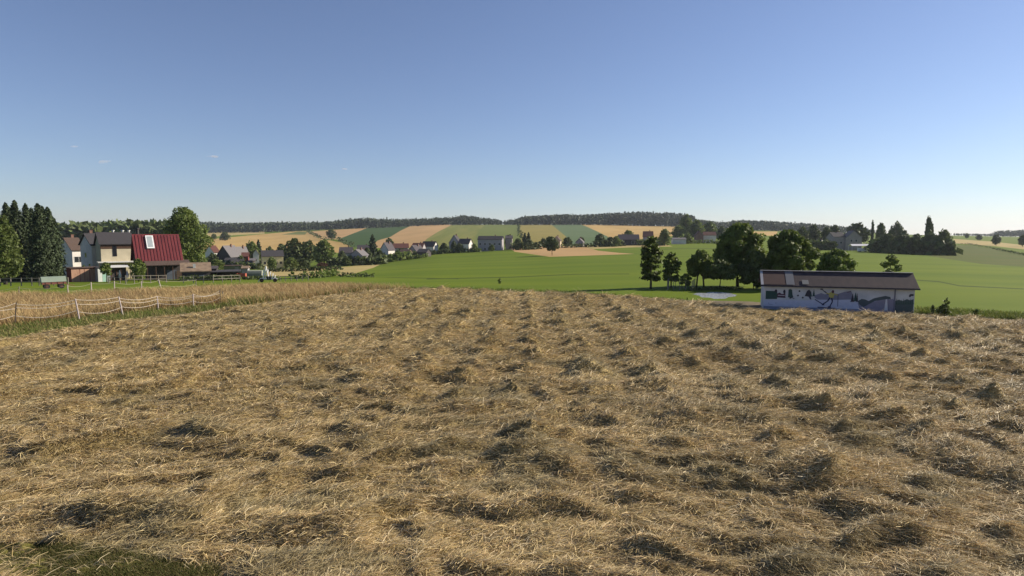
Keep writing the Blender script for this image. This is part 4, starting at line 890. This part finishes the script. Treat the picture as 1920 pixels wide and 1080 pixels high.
shp([(176, 332), (275, 337), (300, 345), (300, 418), (176, 418)], 2); blob(285, 335, 14, 16, 3)
shp([(300, 362), (325, 352), (350, 368), (388, 360), (388, 405), (300, 402)], 7); blob(375, 345, 13, 22, 3); lin((300, 398), (390, 404), 8, 3); lin((308, 380), (380, 384), 5, 10)
shp([(418, 326), (435, 318), (456, 326), (462, 372), (472, 402), (415, 402), (418, 360)], 11); blob(440, 408, 12, 7, 3); lin((445, 402), (485, 415), 6, 3)
for x, y in ((534, 341), (520, 384), (571, 405)): blob(x, y, 10, 9, 3)
blob(569, 352, 9, 7, 10)
shp([(590, 390), (612, 340), (634, 328), (652, 345), (664, 390), (640, 398)], 3); conif(684, 320, 392, 34, 11); shp([(628, 392), (655, 395), (662, 426), (645, 420)], 8); conif(655, 345, 395, 30, 11)
blob(762, 325, 15, 7, 3); lin((770, 330), (800, 355), 8, 9); lin((792, 345), (835, 378), 10, 8)        # branch and rear pole arm
shp([(838, 365), (862, 352), (892, 360), (894, 385), (884, 412), (848, 410), (838, 395)], 6); blob(878, 350, 13, 16, 7); lin((890, 372), (932, 384), 9, 6); lin((842, 372), (812, 362), 9, 6)
lin((932, 378), (934, 490), 6, 8); lin((852, 405), (828, 440), 15, 8); lin((828, 440), (778, 470), 12, 8); lin((868, 408), (878, 445), 15, 8); lin((878, 445), (852, 492), 12, 8)
lin((697, 422), (792, 476), 9, 8); lin((728, 497), (912, 508), 8, 8); blob(784, 472, 14, 8, 8); blob(850, 494, 18, 8, 8)
conif(1078, 368, 446, 44, 3); conif(1108, 358, 440, 46, 11); conif(1125, 366, 446, 26, 3); blob(1045, 358, 24, 9, 4)
lin((1020, 358), (1062, 350), 6, 7)
shp([(1394, 525), (1400, 470), (1404, 425), (1418, 422), (1424, 470), (1430, 525)], 10)
shp([(1432, 430), (1470, 420), (1488, 430), (1488, 530), (1440, 528)], 5)
lin((210, 452), (212, 470), 3, 12); lin((214, 470), (255, 473), 3, 12); lin((290, 452), (288, 466), 3, 12)
mur.build('mural', MU, shed)

# ------------------------------------------------------------ fences
ROPE = paint('white_rope', (.50, .44, .37)); PWH = paint('post_white', (.46, .39, .37)); PDK = paint('post_dark', (.05, .04, .035)); PWD = paint('post_grey_wood', (.19, .17, .14))
def rope_fence(label, posts, levels, sag, rr, seed):
    r = random.Random(seed); B = [(gp(px, py), top, m, lean) for px, py, top, m, lean in posts]; root = empty('rope_fence', B[0][0], 0, label, 'fence'); o = B[0][0]; tops = []
    for b, top, m, lean in B:
        h = zat(top, b.y)-b.z; t = Vector((b.x+lean*h, b.y, b.z+h)); tops.append((b, t, h))
        MB().tube([b-o-Vector((0, 0, .2)), (b+t)/2-o, t-o], [.055, .05, .045] if m is not PDK else [.04, .035, .03], 7).build('post', m, root)
    for li, lv in enumerate(levels):
        mb = MB()
        for (b0, t0, h0), (b1, t1, h1) in zip(tops, tops[1:]):
            f0 = lv+r.uniform(-.04, .04); f1 = lv+r.uniform(-.04, .04); a = b0.lerp(t0, f0); c = b1.lerp(t1, f1); sg = sag*r.uniform(.5, 1.4)
            pts = [a.lerp(c, k/8)-Vector((0, 0, sg*4*(k/8)*(1-k/8)))-o for k in range(9)]
            mb.tube(pts, rr, 5)
        mb.build('rope', ROPE, root)
    return root
rope_fence('sagging white rope fence with leaning posts beside the hay field', [(-70, 622, 574, PWH, .05), (27, 611, 567, PDK, .15), (150, 602, 560, PWH, -.15), (231, 592, 556, PWH, -.18), (297, 581, 555, PWH, -.05), (363, 576, 551, PWH, 0), (414, 571, 543, PDK, -.03)], (.95, .78, .45), .24, .018, 1)
p = gp(420, 568); rt = empty('fence_post', p, 0, 'short weathered post leaning beside the end post of the rope fence', 'post'); MB().tube([(0, 0, -.2), (-.1, 0, 1.1)], [.05, .04], 7).build('stake', PWD, rt)
rope_fence('far white rope fence between paddock lawn and dry grass', [(-40, 562, 547, PWD, 0), (35, 560, 537, PWD, .1), (128, 557, 534, PWH, 0), (172, 554, 529, PWH, 0), (215, 552, 527, PWH, .02), (266, 549, 527, PWH, 0), (304, 547, 524, PWH, -.25), (368, 544, 523, PWD, 0)], (.9, .5), .18, .011, 2)
def rail_fence(label, pts, n, h, rails=2, seed=1, m=PWD):
    q = [gp(*p) for p in pts]; root = empty('rail_fence', q[0], 0, label, 'fence'); o = q[0]; T = []
    segs = [(a, b) for a, b in zip(q, q[1:])]
    for a, b in segs:
        for k in range(n+1 if (a, b) == segs[-1] else n):
            c = a.lerp(b, k/n); c.z = float(hgt(c.x, c.y)); T.append(c)
            MB().box(c.x-o.x-.06, c.x-o.x+.06, c.y-o.y-.06, c.y-o.y+.06, c.z-o.z-.2, c.z-o.z+h).build('post', m, root)
    for k in range(rails):
        z = h*(.93-.42*k); mb = MB()
        for a, b in zip(T, T[1:]): mb.bar(a-o+Vector((0, -.09, z)), b-o+Vector((0, -.09, z)), .05, .10)
        mb.build('rail', m, root)
    return root
rail_fence('grey wooden rail fence before the left spruces', [(-40, 537), (60, 536), (128, 535)], 5, 1.35)
rail_fence('grey wooden rail fence in front of the red roofed barn', [(236, 532), (312, 530)], 5, 1.5)
rail_fence('wooden rail fence in front of the shed with tan roof', [(344, 531), (400, 530), (450, 528)], 3, 1.35, 2)
rail_fence('low dark fence in front of the carport', [(204, 531), (236, 531)], 3, 1.1)
# wire enclosure round the sapling
PWX = paint('post_thin', (.16, .15, .13)); q = [gp(1251, 545), gp(1297, 546), gp(1303, 541), gp(1254, 540)]; root = empty('wire_fence', q[0], 0, 'thin wire fence enclosing the sapling left of the pond', 'fence'); o = q[0]
for a, b in zip(q, q[1:]+q[:1]):
    for k in range(4): c = a.lerp(b, k/4)-o; MB().box(c.x-.025, c.x+.025, c.y-.025, c.y+.025, -.1, 1.2).build('post', PWX, root)
mb = MB()
for a, b in zip(q, q[1:]+q[:1]):
    for z in (.3, .6, .9, 1.15): mb.bar(a-o+Vector((0, 0, z)), b-o+Vector((0, 0, z)), .008)
mb.build('wire', PWX, root)
rail_fence('thin wooden fence at the yard end before the scrub', [(525, 527), (578, 526)], 5, 1.0, 2)

# ------------------------------------------------------------ wisps of cloud, far above the land
def cloud(px, py, w, h, label, seed):
    Y = 9000.0; u, t = ray(px, py); r = np.random.RandomState(seed); root_loc = Vector((u*Y, Y, H+t*Y)); mb = MB()
    n = 20; V = []; Fc = []
    for i in range(n+1):
        th = math.pi*i/n
        for k in range(2*n):
            a = math.pi*k/n; V.append((math.sin(th)*math.cos(a)*w/2, math.sin(th)*math.sin(a)*w/3, math.cos(th)*h/2))
    for i in range(n): Fc += [(i*2*n+k, (i+1)*2*n+k, (i+1)*2*n+(k+1) % (2*n), i*2*n+(k+1) % (2*n)) for k in range(2*n)]
    m = bpy.data.materials.new('cloud_vapour'); m.use_nodes = True; N = m.node_tree.nodes; L = m.node_tree.links; N.remove(N['Principled BSDF'])
    pv = N.new('ShaderNodeVolumePrincipled'); pv.inputs['Color'].default_value = (.95, .95, .97, 1)
    tc = N.new('ShaderNodeTexCoord'); nz = N.new('ShaderNodeTexNoise'); nz.inputs['Scale'].default_value = .012; nz.inputs['Detail'].default_value = 5
    mp = N.new('ShaderNodeMapping'); mp.inputs['Scale'].default_value = (1, 1, 2.2); mp.inputs['Location'].default_value = (seed*37, 0, 0)
    L.new(tc.outputs['Object'], mp.inputs[0]); L.new(mp.outputs[0], nz.inputs['Vector'])
    ln = N.new('ShaderNodeVectorMath'); ln.operation = 'LENGTH'; m2 = N.new('ShaderNodeMapping'); m2.inputs['Scale'].default_value = (2/w, 3/w, 2/h); L.new(tc.outputs['Object'], m2.inputs[0]); L.new(m2.outputs[0], ln.inputs[0])
    mr = N.new('ShaderNodeMapRange'); mr.inputs[1].default_value = 1; mr.inputs[2].default_value = .2; mr.inputs[3].default_value = -.45; mr.inputs[4].default_value = .02; L.new(ln.outputs['Value'], mr.inputs[0])
    ad = N.new('ShaderNodeMath'); L.new(nz.outputs[0], ad.inputs[0]); L.new(mr.outputs[0], ad.inputs[1])
    m3 = N.new('ShaderNodeMapRange'); m3.inputs[1].default_value = .42; m3.inputs[2].default_value = .7; m3.inputs[3].default_value = 0; m3.inputs[4].default_value = .02; L.new(ad.outputs[0], m3.inputs[0])
    L.new(m3.outputs[0], pv.inputs['Density']); L.new(pv.outputs[0], N['Material Output'].inputs['Volume'])
    o = link_mesh('cloud', V, Fc, m); o.location = root_loc; return tag(o, label, 'cloud')
cloud(195, 303, 340, 110, 'faint small white cloud wisp low at the left, the brightest one', 1)
cloud(138, 275, 240, 60, 'tiny cloud wisp, highest and furthest left', 2)
cloud(402, 294, 400, 60, 'thin flat cloud wisp above the big round tree', 3)
cloud(648, 317, 280, 40, 'faintest thin cloud wisp in the middle left of the sky', 4)

# ------------------------------------------------------------ haze
HAZE = 0.00007
zt = 130.0; mb = MB(); mb.box(-9500, 9500, -9500, 8200, -140, zt)
hz = bpy.data.materials.new('haze_air'); hz.use_nodes = True; N = hz.node_tree.nodes; N.remove(N['Principled BSDF'])
pv = N.new('ShaderNodeVolumePrincipled'); pv.inputs['Color'].default_value = (.80, .88, 1, 1); pv.inputs['Density'].default_value = HAZE; pv.inputs['Anisotropy'].default_value = .2
hz.node_tree.links.new(pv.outputs[0], N['Material Output'].inputs['Volume'])
if HAZE: tag(mb.build('haze', hz), kind='stuff')
